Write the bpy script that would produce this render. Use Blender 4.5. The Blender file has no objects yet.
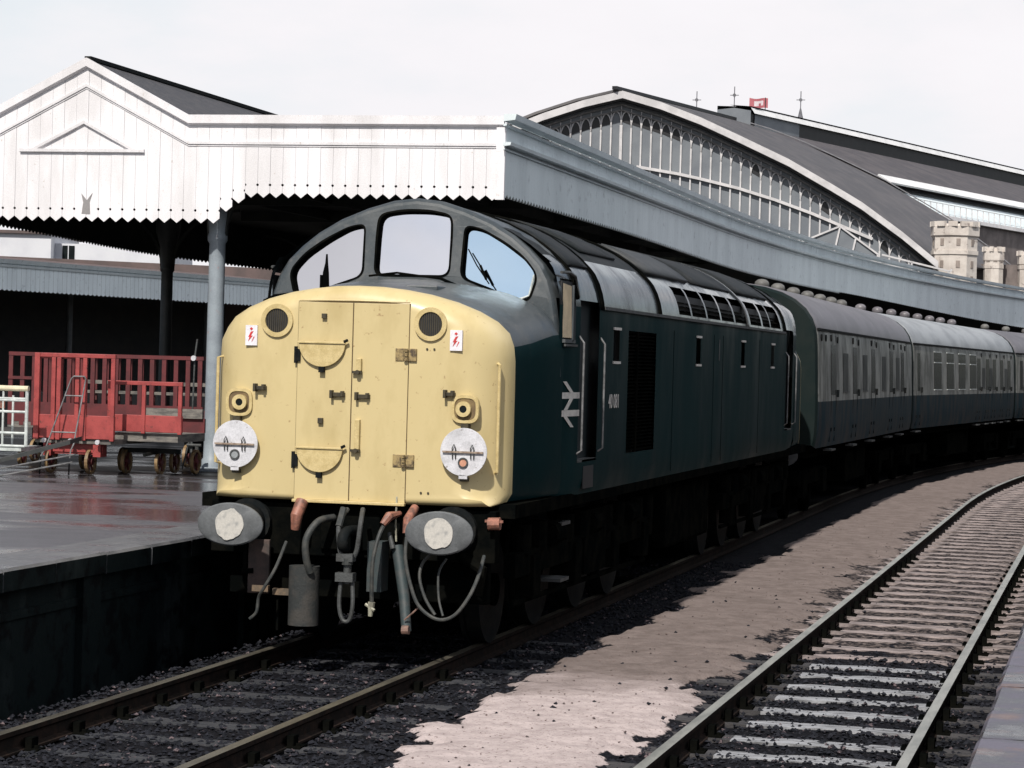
import bpy, bmesh, math, random
from mathutils import Vector, Matrix, noise
random.seed(7)
PI = math.pi
SC = bpy.context.scene
COL = SC.collection

# ---------------------------------------------------------------- camera, world, sun, exposure
# world frame: x = to the right of the near track's centre line, y = along the track away
# from the locomotive's buffers, z = above rail level (metres)
cam_d = bpy.data.cameras.new('camera'); cam = bpy.data.objects.new('camera', cam_d); COL.objects.link(cam)
TH, PITCH, ROLL = .2362, -.008773, .02766
fwd0 = Vector((-math.sin(TH), math.cos(TH), 0)); right0 = Vector((math.cos(TH), math.sin(TH), 0)); up0 = Vector((0, 0, 1))
fwd = fwd0*math.cos(PITCH) + up0*math.sin(PITCH); up1 = -fwd0*math.sin(PITCH) + up0*math.cos(PITCH)
cr = right0*math.cos(ROLL) + up1*math.sin(ROLL); cu = -right0*math.sin(ROLL) + up1*math.cos(ROLL)
mm = Matrix((cr, cu, -fwd)).transposed().to_4x4(); mm.translation = Vector((6.0064, -19.0439, 2.4171))
cam.matrix_world = mm
cam_d.sensor_width = 36; cam_d.lens = 2524.455/1024*36; cam_d.clip_start = .3; cam_d.clip_end = 6000
SC.camera = cam

SUN_EL, SUN_AZ = math.radians(47), math.radians(3)     # azimuth: degrees left of straight towards the locomotive's nose
sdir = Vector((-math.sin(SUN_AZ)*math.cos(SUN_EL), -math.cos(SUN_AZ)*math.cos(SUN_EL), math.sin(SUN_EL)))
sun_d = bpy.data.lights.new('sun', 'SUN'); sun_d.energy = 4.9; sun_d.angle = math.radians(1.2); sun_d.color = (1, .95, .88)
sun = bpy.data.objects.new('sun', sun_d); COL.objects.link(sun)
sun.rotation_euler = sdir.to_track_quat('Z', 'Y').to_euler()

W = bpy.data.worlds.new('World'); SC.world = W; W.use_nodes = True
nt = W.node_tree; nt.nodes.clear()
def wn(t, **k):
    n = nt.nodes.new(t)
    for a, b in k.items(): setattr(n, a, b)
    return n
out = wn('ShaderNodeOutputWorld')
sky = wn('ShaderNodeTexSky', sky_type='NISHITA', sun_disc=False, sun_elevation=SUN_EL, sun_rotation=math.atan2(sdir.x, sdir.y), dust_density=1.5)
bg1 = wn('ShaderNodeBackground'); bg1.inputs[1].default_value = .085
nt.links.new(sky.outputs[0], bg1.inputs[0])
tc = wn('ShaderNodeTexCoord')
mp = wn('ShaderNodeMapping'); mp.inputs['Scale'].default_value = (1.5, 1.5, 4.0)
nt.links.new(tc.outputs['Generated'], mp.inputs[0])
nz = wn('ShaderNodeTexNoise'); nz.inputs['Scale'].default_value = 2.6; nz.inputs['Detail'].default_value = 7; nz.inputs['Roughness'].default_value = .55
nt.links.new(mp.outputs[0], nz.inputs['Vector'])
def dot(v):
    d = wn('ShaderNodeVectorMath', operation='DOT_PRODUCT'); d.inputs[1].default_value = v
    nt.links.new(tc.outputs['Generated'], d.inputs[0]); return d.outputs['Value']
def mr(src, a, b, c, d, sm=True):
    m = wn('ShaderNodeMapRange', interpolation_type='SMOOTHSTEP' if sm else 'LINEAR')
    for i, v in enumerate((a, b, c, d)): m.inputs[i+1].default_value = v
    nt.links.new(src, m.inputs[0]); return m.outputs[0]
def ma(op, a, b):
    m = wn('ShaderNodeMath', operation=op)
    for i, v in enumerate((a, b)):
        if isinstance(v, (int, float)): m.inputs[i].default_value = v
        else: nt.links.new(v, m.inputs[i])
    return m.outputs[0]
front = mr(dot(tuple(fwd0)), .87, .975, 0, 1)               # the sunlit cloud bank lies opposite the sun
low = mr(dot((0, 0, 1)), .15, .75, 1, 0)
bank = ma('MULTIPLY', front, low)
back = mr(dot((.22, -.97, .1)), .70, .97, 0, 1)
bright = ma('ADD', .33, ma('MULTIPLY', bank, .60))
bright = ma('ADD', bright, ma('MULTIPLY', back, .78))
side = mr(dot((.66, .40, .63)), .80, .985, 0, 1)               # unseen bright patch added high on the right to fill roof and fascia
bright = ma('ADD', bright, ma('MULTIPLY', side, 1.9))
bright = ma('ADD', bright, mr(nz.outputs[0], .3, .7, -.05, .06, False))
cover = ma('MAXIMUM', ma('MAXIMUM', mr(nz.outputs[0], .42, .62, 0, .9), side), ma('MULTIPLY', bank, .97))
ccol = wn('ShaderNodeMixRGB'); ccol.inputs[1].default_value = (.90, .955, 1, 1); ccol.inputs[2].default_value = (1, .972, 1, 1)
nt.links.new(mr(nz.outputs[0], .38, .6, 0, 1), ccol.inputs[0])
bg2 = wn('ShaderNodeBackground'); nt.links.new(ccol.outputs[0], bg2.inputs[0]); nt.links.new(bright, bg2.inputs[1])
mx = wn('ShaderNodeMixShader'); nt.links.new(cover, mx.inputs[0]); nt.links.new(bg1.outputs[0], mx.inputs[1]); nt.links.new(bg2.outputs[0], mx.inputs[2])
nt.links.new(mx.outputs[0], out.inputs[0])
SC.view_settings.view_transform = 'Standard'; SC.view_settings.look = 'None'; SC.view_settings.exposure = 0; SC.view_settings.gamma = 1
SC.view_settings.use_curve_mapping = False

# ---------------------------------------------------------------- materials
MATS = {}
def M(name, base, c2=None, amt=(.42, .62), scale=3, stretch=(1, 1, 1), rough=.6, metal=0, bump=0, bscale=40, c3=None, s3=18, t3=(.62, .7), spec=.5, rvar=0, flat=False):
    """procedural surface: base colour, a second colour in noise patches, a third in small specks, bump"""
    if name in MATS: return MATS[name]
    m = bpy.data.materials.new(name); m.use_nodes = True; n = m.node_tree.nodes; l = m.node_tree.links
    p = n['Principled BSDF']; p.inputs['Roughness'].default_value = rough; p.inputs['Metallic'].default_value = metal
    p.inputs['Specular IOR Level'].default_value = spec
    t = n.new('ShaderNodeTexCoord')
    mp = n.new('ShaderNodeMapping'); mp.inputs['Scale'].default_value = stretch; l.new(t.outputs['Object'], mp.inputs[0])
    base = tuple(base)+(1,)
    def nzz(sc, det=6, src=mp.outputs[0]):
        q = n.new('ShaderNodeTexNoise'); q.inputs['Scale'].default_value = sc; q.inputs['Detail'].default_value = det; q.inputs['Roughness'].default_value = .6
        l.new(src, q.inputs['Vector']); return q.outputs[0]
    def rng(src, a, b, c=0, d=1):
        q = n.new('ShaderNodeMapRange'); q.inputs[1].default_value = a; q.inputs[2].default_value = b; q.inputs[3].default_value = c; q.inputs[4].default_value = d
        l.new(src, q.inputs[0]); return q.outputs[0]
    def mix(f, a, b):
        q = n.new('ShaderNodeMixRGB'); l.new(f, q.inputs[0])
        for i, v in ((1, a), (2, b)):
            if isinstance(v, tuple): q.inputs[i].default_value = v
            else: l.new(v, q.inputs[i])
        return q.outputs[0]
    c = base
    n1 = nzz(scale)
    c = mix(rng(n1, *amt), base, (tuple(c2) if c2 else tuple(x*.8 for x in base[:3]))+(1,))
    if c3: c = mix(rng(nzz(s3, 4, t.outputs['Object']), *t3), c, tuple(c3)+(1,))
    if not flat:       # fine grain everywhere
        g = nzz(90, 2, t.outputs['Object']); hs = n.new('ShaderNodeHueSaturation'); l.new(rng(g, .25, .75, .86, 1.14), hs.inputs['Value']); l.new(c, hs.inputs['Color']); c = hs.outputs[0]
    l.new(c, p.inputs['Base Color'])
    if rvar: l.new(rng(n1, .35, .65, max(.03, rough-rvar), min(1, rough+rvar)), p.inputs['Roughness'])
    if bump:
        b = n.new('ShaderNodeBump'); b.inputs['Strength'].default_value = bump; b.inputs['Distance'].default_value = .02
        l.new(nzz(bscale, 5, t.outputs['Object']), b.inputs['Height']); l.new(b.outputs[0], p.inputs['Normal'])
    MATS[name] = m; return m
YEL = M('faded_yellow_paint', (.56, .455, .235), (.43, .335, .15), amt=(.48, .78), scale=2.6, rough=.45, rvar=.1, flat=True, bump=.02, bscale=9, c3=(.36, .25, .12), s3=24, t3=(.66, .72), stretch=(1, 1, .45))
YEL2 = M('yellow_paint_edge', (.57, .455, .225), (.47, .365, .165), scale=14, rough=.45)
BLU = M('rail_blue_paint', (.0035, .017, .019), (.006, .023, .025), scale=1.2, rough=.42, spec=.012, rvar=.10, bump=.05, bscale=5, c3=(.010, .022, .023), s3=7, t3=(.58, .78), stretch=(1, 1, .4))
ROOFT = M('sooty_matt_roof', (.014, .017, .018), (.026, .027, .028), scale=2.4, rough=.6, spec=.12, bump=.1, bscale=8, c3=(.04, .04, .04), s3=7, t3=(.60, .72))
ROOFM = M('grimy_roof_paint', (.016, .020, .022), (.034, .035, .036), scale=1.7, rough=.17, spec=1.0, rvar=.12, bump=.08, bscale=7, c3=(.05, .048, .047), s3=9, t3=(.60, .74))
CABM = M('cab_grey_blue_paint', (.044, .054, .060), (.066, .074, .078), scale=3.2, rough=.42, rvar=.1, bump=.08, bscale=10, c3=(.085, .088, .088), s3=12, t3=(.58, .7))
BLK = M('oily_black_metal', (.0025, .003, .003), (.006, .006, .005), scale=5, rough=.75, spec=.0, bump=.3, bscale=22)
DRK = M('dark_steel', (.009, .011, .012), (.018, .018, .017), scale=6, rough=.6, spec=.04, bump=.2)
RUB = M('perished_rubber', (.026, .03, .03), (.055, .055, .05), scale=15, rough=.65)
LADM = M('worn_galvanised_tube', (.20, .20, .205), (.10, .10, .10), scale=12, rough=.45, metal=.2)
GRM = M('grimy_grey_metal', (.058, .062, .062), (.036, .037, .036), scale=7, rough=.6, bump=.3, bscale=30)
BUF = M('greasy_buffer_steel', (.115, .122, .128), (.09, .096, .10), scale=9, rough=.6, spec=.3, bump=.15)
BUFW = M('worn_buffer_centre', (.50, .48, .44), (.30, .30, .29), scale=22, rough=.4, amt=(.5, .7))
ORG = M('faded_orange_paint', (.30, .125, .085), (.12, .06, .045), scale=18, rough=.55)
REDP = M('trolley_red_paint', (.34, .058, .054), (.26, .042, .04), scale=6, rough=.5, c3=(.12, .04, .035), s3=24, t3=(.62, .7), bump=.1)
REDD = M('dull_shaded_trolley_red', (.12, .020, .022), (.08, .016, .018), scale=6, rough=.6)
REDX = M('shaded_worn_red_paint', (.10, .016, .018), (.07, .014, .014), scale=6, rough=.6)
WHT = M('white_disc_paint', (.60, .60, .63), (.45, .45, .47), scale=8, rough=.5, c3=(.22, .19, .17), s3=26, t3=(.64, .7))
CRM = M('cream_paint', (.72, .66, .45), (.55, .50, .36), scale=8, rough=.5)
PWH = M('pale_tubing_paint', (.58, .62, .60), (.4, .43, .42), scale=9, rough=.4)
FASC = M('white_fascia_paint', (.77, .755, .775), (.66, .645, .655), scale=2.4, rough=.55, stretch=(1, 1, .25), c3=(.50, .45, .41), s3=15, t3=(.65, .74), bump=.05)
FASS = M('weathered_grey_white_paint', (.68, .745, .765), (.60, .66, .68), scale=1.3, rough=.55, stretch=(1, 1, .3), c3=(.30, .33, .35), s3=6, t3=(.60, .80), spec=.2, bump=.05)
SLATE = M('roof_slate', (.045, .045, .05), (.075, .07, .072), scale=8, rough=.6, bump=.4, bscale=14, c3=(.02, .02, .024), s3=30, t3=(.55, .7))
SLATE2 = M('shed_roof_covering', (.065, .062, .066), (.095, .088, .09), scale=.9, stretch=(1, 1, .2), rough=.6, bump=.2, bscale=3)
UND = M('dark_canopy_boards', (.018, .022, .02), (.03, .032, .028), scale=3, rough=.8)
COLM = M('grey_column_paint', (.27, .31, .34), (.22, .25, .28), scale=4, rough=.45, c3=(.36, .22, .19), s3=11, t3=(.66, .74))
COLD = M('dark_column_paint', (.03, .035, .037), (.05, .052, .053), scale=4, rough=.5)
BRASS = M('ochre_wheel_rim', (.26, .17, .08), (.14, .09, .05), scale=10, rough=.5)
TIMB = M('weathered_timber', (.19, .175, .155), (.09, .085, .08), scale=6, stretch=(1, 1, 4), rough=.8)
RAILT = M('polished_rail_head', (.42, .415, .37), (.28, .28, .25), scale=7, rough=.38, metal=.45, stretch=(1, .2, 1))
RAILO = M('dull_rail_head', (.17, .155, .12), (.10, .09, .07), scale=7, rough=.45, metal=.6, stretch=(1, .2, 1))
RAILS = M('rusty_rail_side', (.012, .010, .009), (.024, .016, .013), scale=9, spec=.04, rough=.85, bump=.2)
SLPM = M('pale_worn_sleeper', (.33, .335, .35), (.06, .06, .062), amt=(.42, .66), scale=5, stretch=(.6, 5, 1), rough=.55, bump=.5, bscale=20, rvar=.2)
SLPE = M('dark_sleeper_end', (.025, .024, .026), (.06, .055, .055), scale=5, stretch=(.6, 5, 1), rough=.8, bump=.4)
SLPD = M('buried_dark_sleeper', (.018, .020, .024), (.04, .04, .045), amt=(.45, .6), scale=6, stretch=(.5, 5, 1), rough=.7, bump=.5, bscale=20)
SLPP = M('pinkish_dusty_sleeper', (.33, .275, .265), (.07, .058, .055), amt=(.44, .58), scale=4, stretch=(.5, 6, 1), rough=.8, bump=.6, bscale=16)
STONE = M('pale_bath_stone', (.62, .57, .52), (.47, .42, .38), scale=.9, rough=.8, bump=.2, bscale=3, c3=(.27, .23, .21), s3=2.4, t3=(.6, .7))
DSTON = M('sooty_stone', (.13, .11, .105), (.2, .17, .16), scale=1.1, rough=.85, bump=.2, bscale=3)
MULL = M('shed_white_ironwork', (.60, .585, .59), (.48, .47, .475), scale=1.2, rough=.6)
SGLS = M('shed_dusty_glass', (.19, .207, .225), (.155, .17, .19), scale=.5, rough=.45, spec=.2)
DARKG = M('dark_interior', (.012, .013, .015), (.02, .02, .022), scale=2, rough=.5)
CWHT = M('coach_pale_grey_paint', (.25, .255, .24), (.13, .135, .125), scale=2.6, spec=.06, rough=.42, stretch=(1, 1, .45), c3=(.085, .08, .075), s3=6, t3=(.58, .74), rvar=.1)
CBLU = M('coach_grimy_blue_paint', (.013, .030, .040), (.042, .044, .045), scale=3.0, spec=.02, rough=.5, stretch=(1, 1, .4), c3=(.08, .07, .065), s3=5, t3=(.66, .82))
CEND = M('coach_end_dark_paint', (.005, .012, .012), (.010, .016, .015), scale=2.5, rough=.6, spec=.15)
CROOF1 = M('dirty_coach_roof', (.135, .125, .135), (.10, .092, .098), scale=1.3, rough=.45, stretch=(1, .5, 1), c3=(.2, .19, .2), s3=3, t3=(.58, .75))
CROOF2 = M('pale_coach_roof', (.33, .345, .355), (.23, .24, .25), scale=1.6, rough=.42, stretch=(1, .4, 1))
VENT = M('dusty_ventilator', (.13, .128, .12), (.09, .088, .085), scale=6, rough=.6)
GLSD = M('dark_window_glass', (.010, .013, .014), (.016, .019, .02), scale=3, rough=.2, spec=.008)
GLST = M('dull_coach_glass', (.085, .09, .087), (.05, .053, .053), scale=1.5, rough=.4, spec=.01)
CURT = M('cream_cab_interior', (.62, .50, .33), (.5, .40, .26), scale=6, rough=.7)
PALE = M('pale_lettering_paint', (.60, .57, .53), (.50, .48, .45), scale=12, rough=.5)
LABW = M('white_sign_enamel', (.78, .76, .80), (.7, .68, .72), scale=10, rough=.3)
LABR = M('red_sign_enamel', (.62, .04, .04), (.5, .05, .05), scale=10, rough=.3)
BRNZ = M('dark_vent_mesh', (.05, .040, .020), (.03, .025, .015), scale=20, rough=.6)
AMB = M('amber_lens', (.62, .33, .22), (.5, .25, .17), scale=20, rough=.2)
GRL = M('grey_lens', (.28, .30, .31), (.2, .22, .23), scale=20, rough=.2)
HOUSE = M('pale_render', (.62, .63, .66), (.55, .56, .6), scale=.6, rough=.8)
BRWN = M('brown_tiles', (.12, .085, .08), (.085, .065, .062), scale=1, rough=.8, bump=.2, bscale=3)
BRICK = M('sooty_brick', (.022, .022, .022), (.032, .03, .028), scale=2, rough=.9)
LITTER = M('scattered_litter', (.55, .5, .45), (.3, .2, .15), scale=60, rough=.7)
def glass_sky(name, tint, rough=.04):
    m = bpy.data.materials.new(name); m.use_nodes = True; n = m.node_tree.nodes; l = m.node_tree.links
    p = n['Principled BSDF']; p.inputs['Metallic'].default_value = 1; p.inputs['Roughness'].default_value = rough
    t = n.new('ShaderNodeTexCoord'); q = n.new('ShaderNodeTexNoise'); q.inputs['Scale'].default_value = 2.2; q.inputs['Detail'].default_value = 5; l.new(t.outputs['Object'], q.inputs['Vector'])
    r = n.new('ShaderNodeMixRGB'); l.new(q.outputs[0], r.inputs[0]); r.inputs[1].default_value = tuple(tint)+(1,); r.inputs[2].default_value = tuple(x*.88 for x in tint)+(1,)
    l.new(r.outputs[0], p.inputs['Base Color']); return m
SCREEN = glass_sky('reflecting_windscreen_glass', (.96, .965, .99)); SCREENB = glass_sky('sky_blue_reflection_glass', (.62, .80, .93))  # the right pane's blue sky reflection is tinted into its colour

def platform_mat():
    m = bpy.data.materials.new('wet_asphalt'); m.use_nodes = True; n = m.node_tree.nodes; l = m.node_tree.links; p = n['Principled BSDF']
    t = n.new('ShaderNodeTexCoord')
    def nz(sc, st, det=6):
        mp = n.new('ShaderNodeMapping'); mp.inputs['Scale'].default_value = st; l.new(t.outputs['Object'], mp.inputs[0])
        q = n.new('ShaderNodeTexNoise'); q.inputs['Scale'].default_value = sc; q.inputs['Detail'].default_value = det; l.new(mp.outputs[0], q.inputs['Vector']); return q.outputs[0]
    def rng(s, a, b, c=0, d=1):
        q = n.new('ShaderNodeMapRange'); 
        for i, v in enumerate((a, b, c, d)): q.inputs[i+1].default_value = v
        l.new(s, q.inputs[0]); return q.outputs[0]
    def mix(f, a, b):
        q = n.new('ShaderNodeMixRGB'); l.new(f, q.inputs[0])
        for i, v in ((1, a), (2, b)):
            if isinstance(v, tuple): q.inputs[i].default_value = v
            else: l.new(v, q.inputs[i])
        return q.outputs[0]
    wet = nz(.55, (.7, 1.3, 1)); fine = nz(60, (1, 1, 1), 3); mid = nz(2.4, (.6, 1.6, 1))
    c = mix(rng(mid, .38, .62), (.052, .052, .060, 1), (.080, .078, .088, 1))
    c = mix(rng(wet, .53, .60), c, (.034, .030, .030, 1))
    c = mix(rng(fine, .3, .7), c, mix(rng(fine, 0, 1), c, (.12, .12, .13, 1)))
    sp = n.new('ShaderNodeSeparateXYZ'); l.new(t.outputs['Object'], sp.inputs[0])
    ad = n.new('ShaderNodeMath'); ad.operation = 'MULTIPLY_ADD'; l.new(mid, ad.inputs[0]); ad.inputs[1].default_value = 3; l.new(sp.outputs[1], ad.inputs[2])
    c = mix(rng(ad.outputs[0], 10.8, 12.4), c, (.014, .013, .013, 1))      # canopy shade painted into the colour of the dry floor
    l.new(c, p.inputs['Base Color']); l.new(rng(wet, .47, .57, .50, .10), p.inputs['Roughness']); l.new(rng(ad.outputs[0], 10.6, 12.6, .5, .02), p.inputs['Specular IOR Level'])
    b = n.new('ShaderNodeBump'); b.inputs['Strength'].default_value = .15; b.inputs['Distance'].default_value = .01; l.new(fine, b.inputs['Height']); l.new(b.outputs[0], p.inputs['Normal'])
    return m
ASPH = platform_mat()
COPE = M('coping_stone', (.075, .078, .085), (.13, .13, .135), scale=3, rough=.45, rvar=.2, bump=.25, bscale=18)
PWALL = M('stained_shaded_platform_wall', (.007, .011, .012), (.026, .034, .035), spec=.03, amt=(.50, .68), scale=1.1, stretch=(1, 1, .5), rough=.6, bump=.3, bscale=6, c3=(.004, .005, .006), s3=4, t3=(.5, .6))
SLAB = M('worn_platform_slab', (.040, .036, .042), (.12, .11, .14), amt=(.45, .62), scale=2.6, rough=.35, rvar=.2, bump=.3, bscale=10, c3=(.16, .11, .10), s3=4, t3=(.55, .7))

# ---------------------------------------------------------------- mesh helpers
class MB:
    def __init__(s): s.v = []; s.f = []; s.m = []
    def add(s, vs, fs, mi=0):
        o = len(s.v); s.v += [tuple(v) for v in vs]; s.f += [tuple(i+o for i in f) for f in fs]; s.m += [mi]*len(fs); return s
    def box(s, x0, x1, y0, y1, z0, z1, mi=0):
        return s.add([(x, y, z) for x in (x0, x1) for y in (y0, y1) for z in (z0, z1)],
                     [(0, 1, 3, 2), (4, 6, 7, 5), (0, 4, 5, 1), (2, 3, 7, 6), (0, 2, 6, 4), (1, 5, 7, 3)], mi)
    def bar(s, a, b, w, h, mi=0, up=(0, 0, 1)):
        a, b = Vector(a), Vector(b); d = (b-a).normalized(); upv = Vector(up)
        if abs(d.dot(upv)) > .98: upv = Vector((0, 1, 0))
        x = d.cross(upv).normalized(); y = x.cross(d)
        vs = [p+x*(w/2*i)+y*(h/2*j) for p in (a, b) for i, j in ((-1, -1), (1, -1), (1, 1), (-1, 1))]
        return s.add(vs, [(3, 2, 1, 0), (4, 5, 6, 7), (0, 1, 5, 4), (1, 2, 6, 5), (2, 3, 7, 6), (3, 0, 4, 7)], mi)
    def tube(s, pts, r, n=8, mi=0, cap=True):
        P = [Vector(p) for p in pts]; R = r if isinstance(r, (list, tuple)) else [r]*len(P)
        T = [(P[min(i+1, len(P)-1)]-P[max(i-1, 0)]).normalized() for i in range(len(P))]
        x = T[0].orthogonal().normalized(); vs = []
        for p, t, rr in zip(P, T, R):
            x = (x - t*x.dot(t)).normalized(); y = t.cross(x)
            vs += [p + (x*math.cos(a)+y*math.sin(a))*rr for a in (2*PI*k/n for k in range(n))]
        fs = [(i*n+k, i*n+(k+1) % n, (i+1)*n+(k+1) % n, (i+1)*n+k) for i in range(len(P)-1) for k in range(n)]
        if cap: fs += [tuple(reversed(range(n))), tuple(range((len(P)-1)*n, len(P)*n))]
        return s.add(vs, fs, mi)
    def disc(s, c, ax, r, t, n=24, mi=0, rx=None, square=0):
        """short solid of (super)elliptic outline, centre c, axis ax, thickness t"""
        c, ax = Vector(c), Vector(ax).normalized(); upv = Vector((0, 0, 1)) if abs(ax.z) < .9 else Vector((0, 1, 0))
        x = upv.cross(ax).normalized(); y = ax.cross(x); rx = rx or r; vs = []
        for k in range(n):
            a = 2*PI*k/n; ca, sa = math.cos(a), math.sin(a)
            if square: ca = math.copysign(abs(ca)**square, ca); sa = math.copysign(abs(sa)**square, sa)
            vs.append(c + x*(ca*rx) + y*(sa*r))
        vs += [v+ax*t for v in vs]
        fs = [tuple(reversed(range(n))), tuple(range(n, 2*n))] + [(k, (k+1) % n, n+(k+1) % n, n+k) for k in range(n)]
        return s.add(vs, fs, mi)
    def ring(s, c, ax, ro, ri, t, n=28, mi=0, sq=0):
        c, ax = Vector(c), Vector(ax).normalized(); x = Vector((0, 0, 1)).cross(ax).normalized(); y = ax.cross(x); vs = []
        for r in (ro, ri):
            for z in (0, t):
                for k in range(n):
                    a = 2*PI*k/n; ca, sa = math.cos(a), math.sin(a)
                    if sq: ca = math.copysign(abs(ca)**sq, ca); sa = math.copysign(abs(sa)**sq, sa)
                    vs.append(c+x*ca*r+y*sa*r+ax*z)
        fs = []
        for k in range(n):
            j = (k+1) % n
            fs += [(k, j, n+j, n+k), (2*n+j, 2*n+k, 3*n+k, 3*n+j), (n+k, n+j, 3*n+j, 3*n+k), (j, k, 2*n+k, 2*n+j)]
        return s.add(vs, fs, mi)
    def prism(s, outline, fn, t0, t1, mi=0):
        """outline (a,b) swept between t0 and t1 by fn(a,b,t)"""
        n = len(outline); vs = [fn(a, b, t0) for a, b in outline]+[fn(a, b, t1) for a, b in outline]
        return s.add(vs, [tuple(reversed(range(n))), tuple(range(n, 2*n))]+[(k, (k+1) % n, n+(k+1) % n, n+k) for k in range(n)], mi)
    def build(s, name, mats, parent=None, smooth=False, bevel=0, loc=None):
        me = bpy.data.meshes.new(name); me.from_pydata(s.v, [], s.f); me.update()
        if not isinstance(mats, (list, tuple)): mats = [mats]
        for m in mats: me.materials.append(m)
        if len(mats) > 1:
            for p, mi in zip(me.polygons, s.m): p.material_index = mi
        bm = bmesh.new(); bm.from_mesh(me); bmesh.ops.recalc_face_normals(bm, faces=bm.faces); bm.to_mesh(me); bm.free()
        if smooth:
            for p in me.polygons: p.use_smooth = True
            me.set_sharp_from_angle(angle=math.radians(38))
        o = bpy.data.objects.new(name, me); COL.objects.link(o)
        if parent: o.parent = parent
        if loc: o.location = loc
        if bevel:
            b = o.modifiers.new('bevel', 'BEVEL'); b.width = bevel; b.segments = 2; b.limit_method = 'ANGLE'
        return o
def tag(o, label=None, cat=None, group=None, kind=None):
    if label: o['label'] = label
    if cat: o['category'] = cat
    if group: o['group'] = group
    if kind: o['kind'] = kind
    return o
def empty(name, loc=(0, 0, 0), rz=0, **k):
    o = bpy.data.objects.new(name, None); COL.objects.link(o); o.location = loc; o.rotation_euler = (0, 0, rz); o.empty_display_size = .3
    return tag(o, **k)
def children(o): return [c for c in bpy.data.objects if c.parent == o]
def copy_tree(o, parent=None):
    c = o.copy(); COL.objects.link(c); c.parent = parent
    for ch in children(o): copy_tree(ch, c)
    return c
def plate(name, outline, holes, t, mat, parent, to3, bevel=0):
    """flat sheet of thickness t with holes, drawn in (a,b) and mapped by to3(a,b,c)"""
    cu_ = bpy.data.curves.new('c', 'CURVE'); cu_.dimensions = '2D'; cu_.fill_mode = 'BOTH'; cu_.extrude = t/2
    for pts in [outline]+list(holes):
        sp = cu_.splines.new('POLY'); sp.points.add(len(pts)-1); sp.use_cyclic_u = True
        for i, (a, b) in enumerate(pts): sp.points[i].co = (a, b, 0, 1)
    ob = bpy.data.objects.new('c', cu_); COL.objects.link(ob)
    dg = bpy.context.evaluated_depsgraph_get(); me = bpy.data.meshes.new_from_object(ob.evaluated_get(dg))
    bpy.data.objects.remove(ob); bpy.data.curves.remove(cu_)
    for v in me.vertices: v.co = to3(v.co.x, v.co.y, v.co.z)
    bm = bmesh.new(); bm.from_mesh(me); bmesh.ops.remove_doubles(bm, verts=bm.verts, dist=1e-5); bmesh.ops.recalc_face_normals(bm, faces=bm.faces); bm.to_mesh(me); bm.free()
    me.name = name; me.materials.clear(); me.materials.append(mat)
    o = bpy.data.objects.new(name, me); COL.objects.link(o); o.parent = parent
    if bevel: b = o.modifiers.new('bevel', 'BEVEL'); b.width = bevel; b.segments = 2; b.limit_method = 'ANGLE'
    return o
def text(name, s, size, mat, parent, to3, sx=1):
    fc = bpy.data.curves.new('f', 'FONT'); fc.body = s; fc.size = size; fc.extrude = .002; fc.align_x = 'CENTER'; fc.align_y = 'CENTER'; fc.offset = 0
    ob = bpy.data.objects.new('f', fc); COL.objects.link(ob)
    dg = bpy.context.evaluated_depsgraph_get(); me = bpy.data.meshes.new_from_object(ob.evaluated_get(dg))
    bpy.data.objects.remove(ob); bpy.data.curves.remove(fc)
    for v in me.vertices: v.co = to3(v.co.x*sx, v.co.y, v.co.z)
    me.name = name; me.materials.clear(); me.materials.append(mat)
    o = bpy.data.objects.new(name, me); COL.objects.link(o); o.parent = parent; return o
def rounded(pts, r, n=5):
    out = []; N = len(pts)
    for i in range(N):
        p0, p, p1 = Vector(pts[i-1]), Vector(pts[i]), Vector(pts[(i+1) % N])
        a, b = (p0-p), (p1-p); rr = min(r, a.length*.45, b.length*.45); A = p+a.normalized()*rr; B = p+b.normalized()*rr
        for k in range(n+1):
            t = k/n; q = A*(1-t)**2+p*2*t*(1-t)+B*t*t; out.append((q.x, q.y))
    return out
R0, S0 = 230.0, 28.0
def K(a, off, z=0):
    """point at chainage a on the track alignment, off metres to its right"""
    if a <= S0: return Vector((off, a, z))
    ph = (a-S0)/R0; return Vector((R0-(R0-off)*math.cos(ph), S0+(R0-off)*math.sin(ph), z))
def heading(a): return 0 if a <= S0 else (a-S0)/R0
def CW(x, Y, z=0): p = Vector((6.0064, -19.0439, 0))+right0*x+fwd0*Y; return Vector((p.x, p.y, z))
def sstep(a, b, x):
    t = max(0, min(1, (x-a)/(b-a))); return t*t*(3-2*t)

# ---------------------------------------------------------------- the ground
g = MB(); g.add([(-1500, -300, -.30), (1500, -300, -.30), (1500, 2500, -.30), (-1500, 2500, -.30)], [(0, 1, 2, 3)])
tag(g.build('ground', M('far_ground', (.030, .028, .027), (.045, .042, .04), scale=.3, rough=.95)), kind='structure')

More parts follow.
